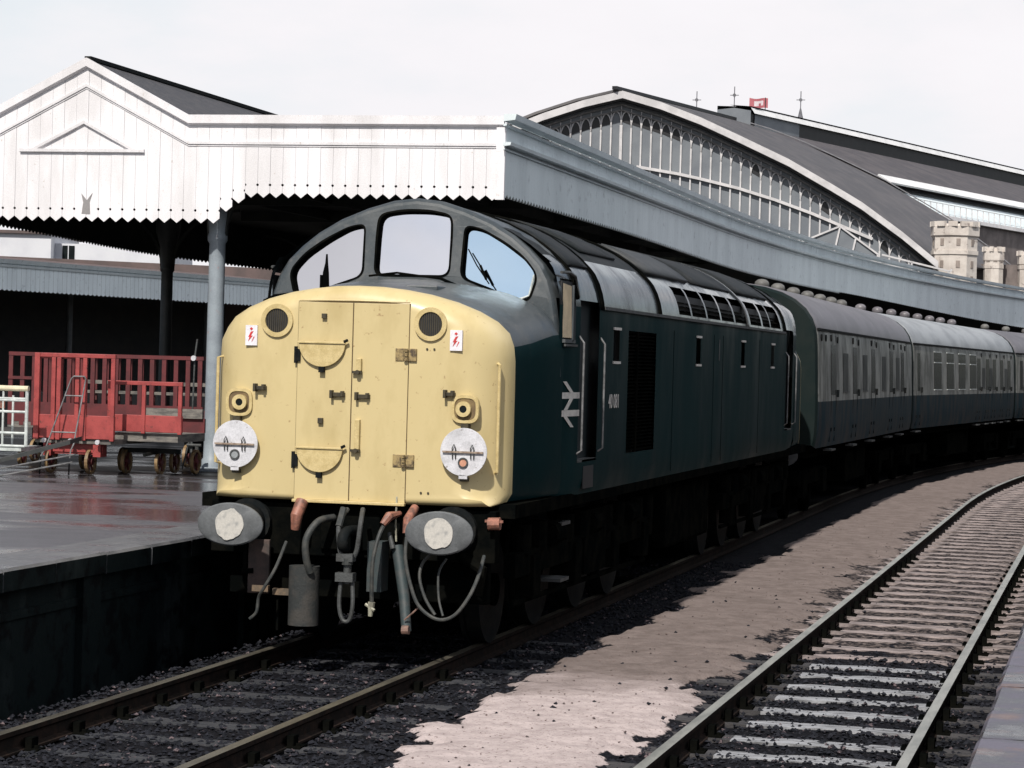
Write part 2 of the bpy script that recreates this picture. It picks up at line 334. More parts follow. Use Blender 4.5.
def sandf(o, s):
    """0..1 : where the pale sandy dust covers the dark oily ballast"""
    n1 = noise.noise(Vector((o*1.6, s*1.1, 3)))*.30 + noise.noise(Vector((o*6, s*3.2, 9)))*.16 + noise.noise(Vector((o*15, s*9, 1)))*.10
    left = 1.5 if s < 3 else 1.46
    left += .55*sstep(-3.4, -6, s)
    e1 = sstep(left-.05, left+.10, o+n1)
    e2 = sstep(2.95, 2.75, o+n1*1.4)
    if s > 3.3: e2 = max(e2, sstep(3.2, 4.2, s+n1*2.5)*.46)
    return e1*e2
def ground_patch():
    ss = []; s = -9.0
    while s < 75: ss.append(s); s += .07 if s < 6 else (.12 if s < 16 else (.25 if s < 30 else .6))
    os_ = [-1.46+.075*i for i in range(93)]
    vs = []; att = []
    for s in ss:
        for o in os_:
            f = sandf(o, s); n = noise.noise(Vector((o*5, s*5, 0)))*.018+noise.noise(Vector((o*19, s*19, 5)))*.014*(1-.6*f)
            z = -.152+n+f*(.035 if o < 3 else .012)
            if abs(o-2.15) < .7: z += .02*f
            dr = min(abs(o-x) for x in (-.7525, .7525, 3.2675, 4.7725))
            if dr < .16: z = min(z, -.150-.02)
            if o < -1.0: z -= .03
            vs.append(K(s, o, z)); att.append(f)
    W_ = len(os_); fs = [(i*W_+j, i*W_+j+1, (i+1)*W_+j+1, (i+1)*W_+j) for i in range(len(ss)-1) for j in range(W_-1)]
    me = bpy.data.meshes.new('trackbed'); me.from_pydata([tuple(v) for v in vs], [], fs); me.update()
    a = me.attributes.new('dust', 'FLOAT', 'POINT'); a.data.foreach_set('value', att)
    for p in me.polygons: p.use_smooth = True
    m = bpy.data.materials.new('ballast_and_dust'); m.use_nodes = True; n = m.node_tree.nodes; l = m.node_tree.links; p = n['Principled BSDF']; p.inputs['Roughness'].default_value = .9; p.inputs['Specular IOR Level'].default_value = .08
    t = n.new('ShaderNodeTexCoord'); at = n.new('ShaderNodeAttribute'); at.attribute_name = 'dust'
    def nz(sc, det=5, st=(1, 1, 1)):
        mp = n.new('ShaderNodeMapping'); mp.inputs['Scale'].default_value = st; l.new(t.outputs['Object'], mp.inputs[0])
        q = n.new('ShaderNodeTexNoise'); q.inputs['Scale'].default_value = sc; q.inputs['Detail'].default_value = det; q.inputs['Roughness'].default_value = .65; l.new(mp.outputs[0], q.inputs['Vector']); return q.outputs[0]
    def rng(s_, a_, b_, c_=0, d_=1):
        q = n.new('ShaderNodeMapRange')
        for i, v in enumerate((a_, b_, c_, d_)): q.inputs[i+1].default_value = v
        l.new(s_, q.inputs[0]); return q.outputs[0]
    def mix(f, a_, b_):
        q = n.new('ShaderNodeMixRGB'); l.new(f, q.inputs[0])
        for i, v in ((1, a_), (2, b_)):
            if isinstance(v, tuple): q.inputs[i].default_value = v+(1,)
            else: l.new(v, q.inputs[i])
        return q.outputs[0]
    sep = n.new('ShaderNodeSeparateXYZ'); l.new(t.outputs['Object'], sep.inputs[0])
    v = n.new('ShaderNodeTexVoronoi'); v.inputs['Scale'].default_value = 24; l.new(t.outputs['Object'], v.inputs['Vector'])
    dark = mix(rng(v.outputs['Distance'], .1, .5), (.014, .015, .019), (.006, .006, .008)); dark = mix(rng(nz(30), .60, .72), dark, (.06, .052, .056))
    # pale sand by the near sleepers' ends, browner further along the bay
    a1 = n.new('ShaderNodeMath'); a1.operation = 'ADD'; l.new(sep.outputs[1], a1.inputs[0]); l.new(rng(nz(.9), 0, 1, -2.2, 2.2), a1.inputs[1])
    far = rng(a1.outputs[0], -.6, 1.2)
    sand = mix(far, mix(rng(nz(7), .4, .65), (.50, .425, .41), (.37, .31, .30)), mix(rng(nz(5), .38, .62), (.205, .168, .155), (.145, .118, .108)))
    sand = mix(rng(nz(38, 3), .60, .68), sand, (.14, .10, .09))
    fac = n.new('ShaderNodeMath'); fac.operation = 'ADD'; l.new(at.outputs['Fac'], fac.inputs[0]); l.new(rng(nz(14), .2, .8, -.35, .35), fac.inputs[1])
    l.new(mix(rng(fac.outputs[0], .42, .58), dark, sand), p.inputs['Base Color'])
    b = n.new('ShaderNodeBump'); b.inputs['Strength'].default_value = .7; b.inputs['Distance'].default_value = .03; l.new(nz(26, 6), b.inputs['Height']); l.new(b.outputs[0], p.inputs['Normal'])
    me.materials.append(m); o = bpy.data.objects.new('trackbed', me); COL.objects.link(o); tag(o, kind='structure')
ground_patch()

# loose ballast stones, dark among the rails and a few pale on the dust
def stones():
    r = random.Random(3)
    for nm, cnt, mat, lab in (('ballast_stones', 21000, M('dark_ballast_stone', (.020, .021, .027), (.009, .010, .013), scale=9, rough=.8, spec=.08, c3=(.13, .10, .105), s3=11, t3=(.60, .66)), 'dark oily ballast stones lying between the rails'),
                         ('dust_pebbles', 520, M('brown_pebble', (.15, .11, .10), (.05, .04, .04), scale=9, rough=.8), 'small brown pebbles scattered on the pale dust between the tracks')):
        b = MB(); k = 0
        while k < cnt:
            s = -6+(r.random()**1.3)*(20 if nm == 'ballast_stones' else 30); o = r.uniform(-1.42, 5.35); f = sandf(o, s)
            if nm == 'ballast_stones' and f > .25: 
                if r.random() > .008: continue
            if nm == 'dust_pebbles' and (f < .6 or o > 3.1): continue
            if min(abs(o-x) for x in (-.7525, .7525, 3.2675, 4.7725)) < .07: continue
            d = r.uniform(.009, .027) if nm == 'ballast_stones' else r.uniform(.005, .014)
            c = K(s, o, -.150+d*.35+(.05 if (f > .5 and o < 3) else 0)); vs = []
            a0 = r.random()*6
            for q in range(4): a = a0+q*PI/2+r.uniform(-.4, .4); vs.append(c+Vector((math.cos(a)*d*r.uniform(.7, 1.2), math.sin(a)*d*r.uniform(.7, 1.2), r.uniform(-.2, .3)*d)))
            vs += [c+Vector((r.uniform(-.3, .3)*d, r.uniform(-.3, .3)*d, d*r.uniform(.5, .9))), c-Vector((0, 0, d*.6))]
            b.add(vs, [(0, 1, 4), (1, 2, 4), (2, 3, 4), (3, 0, 4), (1, 0, 5), (2, 1, 5), (3, 2, 5), (0, 3, 5)]); k += 1
        tag(b.build(nm, mat), lab, 'ballast' if k > 5000 else 'pebbles', kind='stuff')
stones()

# ---------------------------------------------------------------- rails and sleepers
def rail(off, head, label, a0=-12, a1=110):
    prof = [(-.035, 0), (-.035, -.030), (-.012, -.048), (-.012, -.115), (-.05, -.135), (-.05, -.15), (.05, -.15), (.05, -.135), (.012, -.115), (.012, -.048), (.035, -.03), (.035, 0)]
    prof = [(x, z) for x, z in prof]; n = len(prof); b = MB(); aa = []
    a = a0
    while a <= a1: aa.append(a); a += 2.0
    vs = [K(a, off+x, z+(.004 if False else 0)) for a in aa for x, z in prof]
    for i in range(len(aa)-1):
        for k in range(n):
            j = (k+1) % n; b.m.append(1 if k == n-1 else 0); b.f.append((i*n+k, i*n+j, (i+1)*n+j, (i+1)*n+k))
    b.v = [tuple(v) for v in vs]
    o = b.build('rail', [RAILS, head]); tag(o, label, 'rail', 'running rails'); return o
rail(-.7525, RAILO, 'dull rail nearest the left platform wall, running under the yellow locomotive')
rail(.7525, RAILO, 'dull rail under the right buffer of the yellow locomotive')
rail(3.2675, RAILT, 'left rail of the empty right-hand track, beside the sandy strip')
rail(4.7725, RAILT, 'bright right-hand rail of the empty track, nearest the platform corner')
def sleeper_mesh(L=2.55, wv=.25, h=.13, seed=0):
    r = random.Random(seed); b = MB(); nx = 14
    vs = []
    for i in range(nx+1):
        x = -L/2+L*i/nx
        for y, z in ((-wv/2, -h), (-wv/2, 0), (0, .004), (wv/2, 0), (wv/2, -h)):
            vs.append((x+(r.uniform(-.02, .02) if i in (0, nx) else 0), y+r.uniform(-.008, .008), z+r.uniform(-.006, .006)))
    fs = [(i*5+k, i*5+k+1, (i+1)*5+k+1, (i+1)*5+k) for i in range(nx) for k in range(4)]+[(0, 1, 2, 3, 4), tuple(nx*5+k for k in (4, 3, 2, 1, 0))]
    b.add(vs, fs); b.m = [1 if (f_ // 4 < 4 or f_ // 4 >= nx-3) else 0 for f_ in range(len(fs))]; return b
chair_b = MB()
chair_b.box(-.14, .14, -.08, .08, -.01, .015); chair_b.box(-.075, -.03, -.05, .05, .01, .075); chair_b.box(.03, .085, -.05, .05, .01, .08)
for x in (-.115, .115): chair_b.tube([(x, -.04, .01), (x, -.04, .035)], .016, 6)
protos = {}
def sleeper(a, c, mat, seed, label, group, chairs):
    key = (mat.name, seed % 3)
    if key not in protos:
        p = sleeper_mesh(seed=seed % 3).build('sleeper', [mat, SLPE if mat is SLPM else mat])
        protos[key] = [p, False, None]
    P = protos[key]
    if P[1]:
        o = P[0].copy(); COL.objects.link(o)
    else: o = P[0]; P[1] = True
    o.location = K(a, c, (-.139 if mat is SLPM else -.146 if mat is SLPD else -.138)+random.uniform(-.003, .003)); o.rotation_euler = (0, random.uniform(-.002, .002), -heading(a)+random.uniform(-.012, .012))
    tag(o, label, 'sleeper', group)
    if chairs:
        global CH
        for q in (-.7525, .7525):
            if CH is None: ch = chair_b.build('rail_chair', BLK); CH = ch
            else: ch = CH.copy(); COL.objects.link(ch)
            ch.parent = o; ch.location = (q, 0, .002)
CH = None
ORD = ['first', 'second', 'third', 'fourth', 'fifth', 'sixth', 'seventh', 'eighth', 'ninth', 'tenth', 'eleventh', 'twelfth', 'thirteenth', 'fourteenth', 'fifteenth']
for i in range(13):
    a = -5.6+.76*i
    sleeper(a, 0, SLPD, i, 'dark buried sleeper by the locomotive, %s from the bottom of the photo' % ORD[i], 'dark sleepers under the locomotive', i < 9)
for i in range(78):
    a = -5.5+.76*i+(.02*math.sin(i*3.3))
    near = a < 3.3
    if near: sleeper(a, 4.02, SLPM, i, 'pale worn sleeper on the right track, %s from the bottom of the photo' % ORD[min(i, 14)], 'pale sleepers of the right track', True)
    else: sleeper(a, 4.02, SLPP, i, 'pinkish dust-covered sleeper on the far stretch of the empty right track', 'dusty sleepers of the right track', a < 16)

# ---------------------------------------------------------------- platforms
def platform(name, inner, outer, z, a0, a1, side, capw=.55):
    """side -1: body lies left of the edge line; returns nothing (structure)"""
    top = MB(); aa = [a0+2.0*i for i in range(int((a1-a0)/2)+1)]
    n = 12; vs = []
    for a in aa:
        for k in range(n+1):
            o = inner+side*capw+(outer-inner-side*capw)*k/n; vs.append(K(a, o, z-.006))
    top.add(vs, [(i*(n+1)+k, i*(n+1)+k+1, (i+1)*(n+1)+k+1, (i+1)*(n+1)+k) for i in range(len(aa)-1) for k in range(n)])
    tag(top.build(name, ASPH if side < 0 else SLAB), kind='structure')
    cop = MB(); a = a0; r = random.Random(5)
    while a < a1:
        L = .92+r.uniform(-.03, .03); g_ = .008; dz = r.uniform(-.004, .004); do = r.uniform(-.006, .006)
        P = [K(q, o+do, zz+dz) for q in (a+g_, a+L-g_) for o, zz in ((inner-side*.02, z-.16), (inner-side*.02, z-.02), (inner, z), (inner+side*capw, z), (inner+side*capw, z-.16))]
        cop.add(P, [(0, 1, 6, 5)], 1); cop.add(P, [(1, 2, 7, 6), (2, 3, 8, 7), (3, 4, 9, 8), (0, 1, 2, 3, 4), (9, 8, 7, 6, 5), (0, 5, 9, 4)]); a += L  # track face takes the dark wall colour, its shade painted in
    tag(cop.build('platform_coping', [COPE if side < 0 else SLAB, PWALL]), kind='structure')
    wl = MB()
    for (oo, z0, z1) in ((inner+side*.07, -.3, z-.16), (outer, -.3, z-.006)):
        vs = [K(a, oo, zz) for a in aa for zz in (z0, z1)]
        wl.add(vs, [(2*i, 2*i+1, 2*i+3, 2*i+2) for i in range(len(aa)-1)])
    # piers of the wall and its cable ledge
    if side < 0:
        a = a0
        while a < 30:
            for q0, q1, zz0, zz1, dd in ((a, a+.34, -.3, z-.16, .055), (a+.34, a+1.8, .50, .56, .02)):
                P = [K(q, inner+side*.07-side*d_, zz) for q in (q0, q1) for d_ in (0, dd) for zz in (zz0, zz1)]
                wl.add(P, [(0, 1, 3, 2), (4, 6, 7, 5), (0, 4, 5, 1), (2, 3, 7, 6), (0, 2, 6, 4), (1, 5, 7, 3)])
            a += 1.8
    tag(wl.build('platform_wall', PWALL), kind='structure')
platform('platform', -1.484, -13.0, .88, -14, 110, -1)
platform('platform_right', 5.49, 12.0, .90, -24, 90, 1)

# ---------------------------------------------------------------- locomotive (local frame: x right, y back from the buffer faces, z up)
LOCO = empty('locomotive', (0, 0, 0), 0, label='yellow-nosed blue diesel locomotive at the head of the train with white discs on its nose', cat='locomotive')
LEN = 20.45
def P_(o, s, z): return Vector((o, s, z))
# nose ------------------------------------------------------------
NW = 1.285
half = [(0, 1.25), (.5, 1.25), (1.0, 1.25), (1.19, 1.255), (1.262, 1.285), (NW, 1.35), (NW, 1.6), (NW, 1.9), (NW, 2.2), (NW-.002, 2.42), (1.272, 2.54), (1.225, 2.645), (1.14, 2.735), (1.0, 2.815), (.82, 2.885), (.6, 2.942), (.4, 2.975), (.2, 2.995), (0, 3.0)]
half = [(o*.972, z) for o, z in half]; NW *= .972
outl = half[:-1]+[(-o, z) for o, z in reversed(half)][:-1]     # closed, from bottom centre up the right side and down the left
def nose_grid():
    N = len(outl); nrm = []
    for i in range(N):
        a, b = Vector(outl[i-1]), Vector(outl[(i+1) % N]); d = (b-a).normalized(); nrm.append((d.y, -d.x))
    b = MB(); rings = []; s0 = .41; T = 9
    for k in range(T+1):
        t = k/T*PI/2
        ring = []
        for (o, z), (no, nz_) in zip(outl, nrm):
            Rv = .15 if nz_ > 0 else .05; Rh = .42
            ring.append((o-no*Rh*(1-math.sin(t)), s0+(Rh*abs(no)+Rv*abs(nz_)*(1 if abs(no) < .9 else 0))*(1-math.cos(t)), z-nz_*Rv*(1-math.sin(t))))
        rings.append(ring)
    for s_, dw, dz in ((.86, .002, 0), (1.0, .010, .01), (1.3, .036, .035), (1.6, .058, .07), (1.9, .078, .105), (2.25, .086, .12)):
        ring = []
        for (o, z) in outl:
            up = sstep(2.0, 2.7, z); ring.append((o*(NW+dw)/NW, s_, z+dz*up+(.02*sstep(.5, 1.2, abs(o))*sstep(.9, 2, s_) if z > 2.5 else 0)))
        rings.append(ring)
    N2 = len(rings)
    b.v = [p for r_ in rings for p in r_]
    for i in range(N2-1):
        for k in range(N):
            j = (k+1) % N; f = (i*N+k, i*N+j, (i+1)*N+j, (i+1)*N+k); b.f.append(f)
            c = sum((Vector(b.v[q]) for q in f), Vector())/4; ntop = (nrm[k][1]+nrm[j][1])/2
            b.m.append(0 if i < T else (1 if ntop < .35 else 2))
    b.f.append(tuple(range(N))); b.m.append(0)
    return b
nose = nose_grid().build('nose', [YEL, BLU, CABM], LOCO, smooth=True)
FY = .41   # plane of the nose front
def fplate(mb, o0, o1, z0, z1, t, y=FY, mi=0): return mb.box(o0, o1, y-t, y+.01, z0, z1, mi)
for q, (o0, o1) in enumerate(((-.462, -.004), (.004, .468))):
    d = MB(); fplate(d, o0, o1, 1.262, 2.855, .012)
    dr = d.build('gangway_door', YEL, nose, bevel=.003)
d = MB(); fplate(d, -.466, .472, 1.256, 2.859, .0045); d.build('door_gap', M('rust_line', (.10, .06, .03), (.06, .04, .02), scale=9, rough=.9), nose)
d = MB(); d.box(-.47, .475, FY-.045, FY+.005, 1.238, 1.262); d.build('door_sill', YEL2, nose, bevel=.004)
NP = []
def nbuild(mb, name, mat, **k): o = mb.build(name, mat, nose, **k); NP.append(o); return o
for zt, zc in ((2.525, 2.50), (1.675, 1.65)):
    f = MB(); pts = [(-.25+.195*math.cos(a), zt-.19*abs(math.sin(a))) for a in [PI*k/20 for k in range(21)]]
    f.prism(pts, lambda a, b_, t: (a, FY-.012-t, b_), .012, .03); f.bar((-.455, FY-.045, zt+.005), (-.05, FY-.045, zt+.005), .016, .016)
    fd = nbuild(f, 'folded_disc', YEL2, bevel=.003)
    h = MB(); h.box(-.27, -.225, FY-.055, FY-.02, zt-.235, zt-.19); h.build('catch', DRK, fd); h = MB(); h.tube([(-.062, FY-.05, zt+.015), (-.03, FY-.05, zt+.03)], .012, 6); h.build('hinge_pin', DRK, fd); h = MB()
    h.box(-.485, -.462, FY-.035, FY, zt-.165, zt-.03); h.box(-.463, -.435, FY-.030, FY, zt-.15, zt-.05); h.build('side_hinge', DRK, fd)
for oc, zc in ((.452, 2.45), (.452, 1.60)):
    h = MB()
    for k in range(3): h.tube([(oc, FY-.03, zc-.05+k*.036), (oc, FY-.03, zc-.022+k*.036)], .018, 8)
    h.box(oc+.02, oc+.085, FY-.02, FY, zc-.05, zc+.05); h.box(oc-.09, oc-.02, FY-.02, FY, zc-.05, zc+.05); nbuild(h, 'hinge', M('worn_hinge', (.34, .25, .11), (.07, .05, .03), scale=22, rough=.6), bevel=.003)
for oc, zc, w_, h_ in ((-.24, 2.745, .04, .04), (-.25, 1.90, .042, .045), (-.77, 2.15, .10, .032), (.82, 2.145, .09, .03), (-.11, 2.115, .12, .035), (.10, 2.105, .12, .035)):
    h = MB(); h.box(oc-w_/2, oc+w_/2, FY-.04, FY, zc-h_/2, zc+h_/2)
    if w_ > .06: h.box(oc-w_/2, oc-w_/2+.022, FY-.065, FY, zc-.03, zc+.035); h.box(oc+w_/2-.03, oc+w_/2-.008, FY-.06, FY, zc-.015, zc+.03)
    nbuild(h, 'lamp_iron', BRNZ, bevel=.003)
for zc, L in ((2.36, .10), (1.80, .24)):
    h = MB(); h.box(.045, .085, FY-.05, FY, zc-L/2, zc+L/2); nbuild(h, 'door_handle', YEL2, bevel=.004)
    h2 = MB(); h2.tube([(.06, FY-.07, zc-L/2-.01), (.06, FY, zc-L/2-.01)], .018, 8); h2.box(.01, .09, FY-.05, FY-.02, zc-L/2-.02, zc-L/2); h2.build('latch', BRNZ, NP[-1])
for sgn in (-1, 1):
    oc = .645*sgn
    rg = MB(); rg.ring((oc, FY+.002, 2.70), (0, -1, 0), .135, .098, .022, 30); gr = nbuild(rg, 'vent_grille', YEL2, smooth=True)
    gg = MB(); gg.disc((oc, FY-.001, 2.70), (0, -1, 0), .10, .004, 28); gg.build('grille_mesh', DARKG, gr)
    gs = MB()
    for k in range(11): x = oc-.088+k*.0176; hh = math.sqrt(max(0, .098**2-(x-oc)**2)); gs.box(x-.0035, x+.0035, FY-.012, FY-.005, 2.70-hh, 2.70+hh)
    gs.build('grille_bars', BRNZ, gr)
    # small yellow/white flash sign
    lc = .86*sgn; zc = 2.575
    lb = MB(); lb.box(lc-.05, lc+.05, FY-.016+(.02 if 0 else 0), FY+.01, zc-.082, zc+.082); lb_ = nbuild(lb, 'warning_sign', LABW)
    rd = MB(); yy = FY-.019
    for pts in ([(0, .066), (.014, .054), (0, .04), (-.014, .054)], [(-.004, .03), (.018, .034), (-.004, -.004), (.012, -.002), (-.026, -.05), (-.014, -.012), (-.026, -.014)], [(.02, -.01), (.028, -.012), (.006, -.052), (.004, -.05)]):
        rd.prism([(lc+a, zc+b_) for a, b_ in pts], lambda a, b_, t: (a, t, b_), yy, FY-.01)
    rd.build('flash_symbol', LABR, lb_)
    # marker lamp in a rounded recess
    mc = .95*sgn
    yl = FY+(.012 if 0 else 0)
    r1 = MB(); r1.ring((mc, yl+.03, 2.03), (0, -1, 0), .112, .088, .05, 32, sq=.62); mk = nbuild(r1, 'marker_lamp', YEL2, smooth=True)
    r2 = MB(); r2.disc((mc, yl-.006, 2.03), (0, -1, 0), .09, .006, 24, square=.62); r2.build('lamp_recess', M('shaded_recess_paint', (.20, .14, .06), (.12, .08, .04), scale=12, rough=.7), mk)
    r3 = MB(); r3.ring((mc-.01*sgn, yl-.012, 2.03), (0, -1, 0), .062, .030, .035, 24); r3.build('lamp_bezel', YEL2, mk)
    r4 = MB(); r4.disc((mc-.01*sgn, yl-.02, 2.03), (0, -1, 0), .032, .02, 20); r4.build('lens', GLSD, mk)
    # white headcode disc
    dc = .958*sgn; zd = 1.69; dy = FY-.05
    D = MB(); D.disc((dc, dy, zd), (0, -1, 0), .192, .012, 40); D.box(dc-.035, dc+.035, dy-.012, dy, zd-.215, zd-.18)
    dk = nbuild(D, 'headcode_disc', WHT, bevel=.002)
    hb = MB(); hb.bar((dc-.17, dy-.024, zd), (dc+.165, dy-.024, zd), .014, .014); hb.build('hinge_bar', M('rusty_hinge_bar', (.33, .26, .20), (.16, .1, .07), scale=25, rough=.6), dk)
    for kk in (-.075, .075):
        lp = MB(); lp.tube([(dc+kk-.012, dy-.02, zd-.055), (dc+kk-.014, dy-.03, zd+.03), (dc+kk, dy-.03, zd+.06), (dc+kk+.014, dy-.03, zd+.03), (dc+kk+.012, dy-.02, zd-.055)], .005, 6); lp.build('clip', GRM, dk)
    l1 = MB(); l1.ring((dc-.0, dy-.01, zd-.085), (0, -1, 0), .042, .030, .014, 20); l1.build('lamp_ring', GRM, dk)
    l2 = MB(); l2.disc((dc, dy-.012, zd-.085), (0, -1, 0), .031, .006, 18); l2.build('lens', AMB if sgn > 0 else GRL, dk)
    
    for z_a, y_a in ((zd+.19, -.005), (zd-.235, .01)): st = MB(); st.box(dc-.03, dc+.03, dy+y_a, FY+.04, z_a, z_a+.032); st.build('disc_bracket', BRNZ, dk)
    # handrail on the rounded corner
    hr = MB(); xo, yo = 1.190*sgn, .535
    hr.tube([(xo-.03*sgn, yo+.06, 1.52), (xo, yo, 1.53), (xo, yo, 2.39), (xo-.03*sgn, yo+.06, 2.40)], .013, 8); nbuild(hr, 'handrail', YEL2, smooth=True)
bl = MB()
for (o, z) in ((.62, 2.50), (.68, 2.50), (.6, 1.35), (.66, 1.35)): bl.disc((o, FY-.002, z), (0, -1, 0), .009, .006, 8)
nbuild(bl, 'bolts', BRNZ)
bl = MB(); bl.tube([(-.46, FY-.008, 2.87), (0, FY-.01, 2.875), (.47, FY-.008, 2.87)], .006, 5); nbuild(bl, 'seal_strip', YEL2)

# cab ------------------------------------------------------------
arch = [(1.335, 2.3), (1.325, 2.55), (1.315, 2.72), (1.275, 2.98), (1.225, 3.14), (1.15, 3.27), (1.03, 3.395), (.89, 3.51), (.69, 3.63), (.45, 3.73), (.22, 3.80), (0, 3.825)]
prof = [(1.33, 1.25), (1.36, 1.40), (1.36, 1.56), (1.36, 1.75), (1.36, 2.0), (1.36, 2.3), (1.36, 2.45), (1.36, 2.62), (1.36, 2.75), (1.36, 2.92), (1.352, 2.98), (1.335, 3.06), (1.305, 3.15), (1.262, 3.235), (1.222, 3.285), (1.13, 3.375), (1.02, 3.462), (.86, 3.562), (.66, 3.655), (.44, 3.73), (.22, 3.775), (0, 3.79)]
def cs(o, z): return 2.07+.16*max(0, z-3.0)+.02*o*o      # the cab front leans back a little
def inset(pl, d):
    out = []
    for i, (o, z) in enumerate(pl):
        a = Vector(pl[max(i-1, 0)]); b_ = Vector(pl[min(i+1, len(pl)-1)]); t = (b_-a).normalized(); out.append((o-t.y*d, z+t.x*d))
    out[-1] = (0, out[-1][1]); return out
def both(pl): return pl+[(-o, z) for o, z in reversed(pl[:-1])]
ai = both(inset(arch, .055)); 
wc = rounded([(-.335, 3.145), (.335, 3.145), (.335, 3.50), (.325, 3.675), (.12, 3.712), (-.12, 3.712), (-.325, 3.675), (-.335, 3.50)], .085)
wr = rounded([(.445, 3.135), (.72, 3.035), (.95, 2.925), (1.06, 2.965), (1.115, 3.165), (.99, 3.315), (.80, 3.45), (.60, 3.56), (.455, 3.585)], .075)
wl_ = [(-o, z) for o, z in reversed(wr)]
def bend(a, b_, c): return Vector((a, cs(a, b_)-c, b_))
CAB = plate('cab_front', ai, [wc, wr, wl_], .05, CABM, LOCO, bend, bevel=.008)
rim = MB(); A1 = both(inset(arch, .055)); rings = []
for d, ds in ((.055, -.024), (.03, -.022), (.01, .0), (0, .04), (0, .14)):
    rings.append([(o, cs(o, z)+ds, z) for o, z in both(inset(arch, d) if d else arch)])
n_ = len(rings[0])
# loft to the body profile's upper part
bodyring = both([(1.345, 2.3), (1.345, 2.55), (1.345, 2.72), (1.325, 2.98), (1.285, 3.15), (1.225, 3.27), (1.10, 3.40), (.94, 3.52), (.72, 3.63), (.46, 3.725), (.22, 3.775), (0, 3.79)])
topring = [(o, 2.62, z) for o, z in bodyring]
for r_ in rings[:]: rim.v += r_
rim.v += topring
for i in range(len(rings)):
    for k in range(n_-1):
        # leave the side of the cab open for its side window
        if i >= 3 and (k < 3 or k >= n_-4): continue
        rim.f.append((i*n_+k, i*n_+k+1, (i+1)*n_+k+1, (i+1)*n_+k)); rim.m.append(0)
rim.build('cab_rim', CABM, LOCO, smooth=True)
for nm, w_, gm in (('windscreen', wc, SCREEN), ('left_windscreen', wl_, SCREEN), ('right_windscreen', wr, SCREENB)):
    b = MB(); c = Vector((sum(p[0] for p in w_)/len(w_), sum(p[1] for p in w_)/len(w_)))
    def grow(p, k): d = Vector(p)-c; return c+d*(1+k/d.length)
    pts = [grow(p, .02) for p in w_]
    pc = 0 if gm is SCREEN and nm == 'windscreen' else .75; b.add([(p.x, 2.07+.155*(p.y-3.0)+.02*pc*pc+.030*pc*(abs(p.x)-pc)/.75+.040, p.y) for p in pts], [tuple(range(len(pts)))]); gl = b.build('windscreen', gm, CAB)
    rb = MB(); N = len(w_); q1 = [grow(p, .014) for p in w_]; q2 = [grow(p, -.007) for p in w_]
    rb.v = [(p.x, cs(p.x, p.y)-.03, p.y) for p in q1]+[(p.x, cs(p.x, p.y)-.03, p.y) for p in q2]+[(p.x, cs(p.x, p.y)+.045, p.y) for p in q2]
    rb.f = [(k, (k+1) % N, N+(k+1) % N, N+k) for k in range(N)]+[(N+k, N+(k+1) % N, 2*N+(k+1) % N, 2*N+k) for k in range(N)]; rb.m = [0]*len(rb.f)
    rb.build('rubber_seal', BLK, gl)
    if gm is SCREENB:
        e = MB(); e.tube([(1.085, cs(1, 3)+.02, 3.17), (1.045, cs(1, 3)+.02, 2.99), (.955, cs(1, 3)+.02, 2.955)], .012, 6); e.build('bright_edge', PWH, gl)
bk = MB(); bk.prism(both(inset(arch, .10)), lambda a, b_, t: (a, cs(a, b_)+t, b_), .06, .08); bk.build('cab_interior', DARKG, LOCO)
# wipers, horn, footrail
w = MB(); w.tube([(.50, cs(.5, 3.4)-.05, 3.38), (.60, 2.00, 3.24), (.72, 1.98, 3.08)], .006, 6); w.tube([(.62, cs(.6, 3.2)-.06, 3.24), (.69, 1.99, 3.12)], .012, 6); w.build('wiper', BLK, CAB)
w = MB(); w.tube([(-.36, 1.99, 3.13), (-.10, 1.96, 3.16), (.30, 1.93, 3.115), (.52, 1.92, 3.04)], .010, 6); w.tube([(.30, 1.90, 3.12), (.55, 1.88, 3.02), (.80, 1.86, 2.97)], .014, 6); w.build('wiper_arm', BLK, CAB)
w = MB(); w.tube([(-.66, 1.70, 3.0), (-.66, 1.70, 3.14), (-.655, 1.70, 3.22), (-.655, 1.70, 3.30)], [.035, .028, .014, .008], 8); w.box(-.71, -.69, 1.69, 1.71, 3.0, 3.12); w.build('horn', BLK, nose)
w = MB(); w.tube([(-1.17, 1.55, 2.78), (-1.15, 1.52, 2.885), (-1.05, 1.50, 2.93), (-.93, 1.50, 2.945), (-.88, 1.52, 2.91)], .011, 6); w.build('grab_rail', BLK, nose)
w = MB(); w.box(.18, .46, 1.25, 1.55, 2.99, 3.035); w.build('deck_hatch', CABM, nose, bevel=.01)

# body side and roof skin with openings --------------------------------------
holes = [  # s0,s1,z0,z1 (right-hand side)
    (2.20, 2.62, 2.62, 3.15, 'win'), (2.80, 3.62, 1.56, 2.98, 'door'), (4.30, 4.60, 2.45, 2.75, 'small'), (5.05, 6.55, 1.56, 2.75, 'grille'),
    (9.08, 9.38, 2.45, 2.75, 'small'), (12.55, 12.85, 2.45, 2.75, 'small'), (15.35, 15.65, 2.45, 2.75, 'small'), (16.95, 17.75, 1.56, 2.98, 'door')]
ribs = [7.95, 8.72, 9.80, 10.85, 11.95, 13.1, 14.4, 15.25, 16.35]
rw = [0, .10, .10, .10, .12, .28, .14, .08, .14]
louv = [(ribs[i]+rw[i], ribs[i+1]) for i in range(8)]
for a, b_ in louv: holes.append((a, b_, 2.98, 3.285, 'louvre'))
svals = sorted(set([2.10, 2.62, 3.0, LEN-2.1, LEN-2.62]+[h[0] for h in holes]+[h[1] for h in holes]+[2.1+.8*i for i in range(1, 20)]))
svals = [s for i, s in enumerate(svals) if i == 0 or s-svals[i-1] > .012]
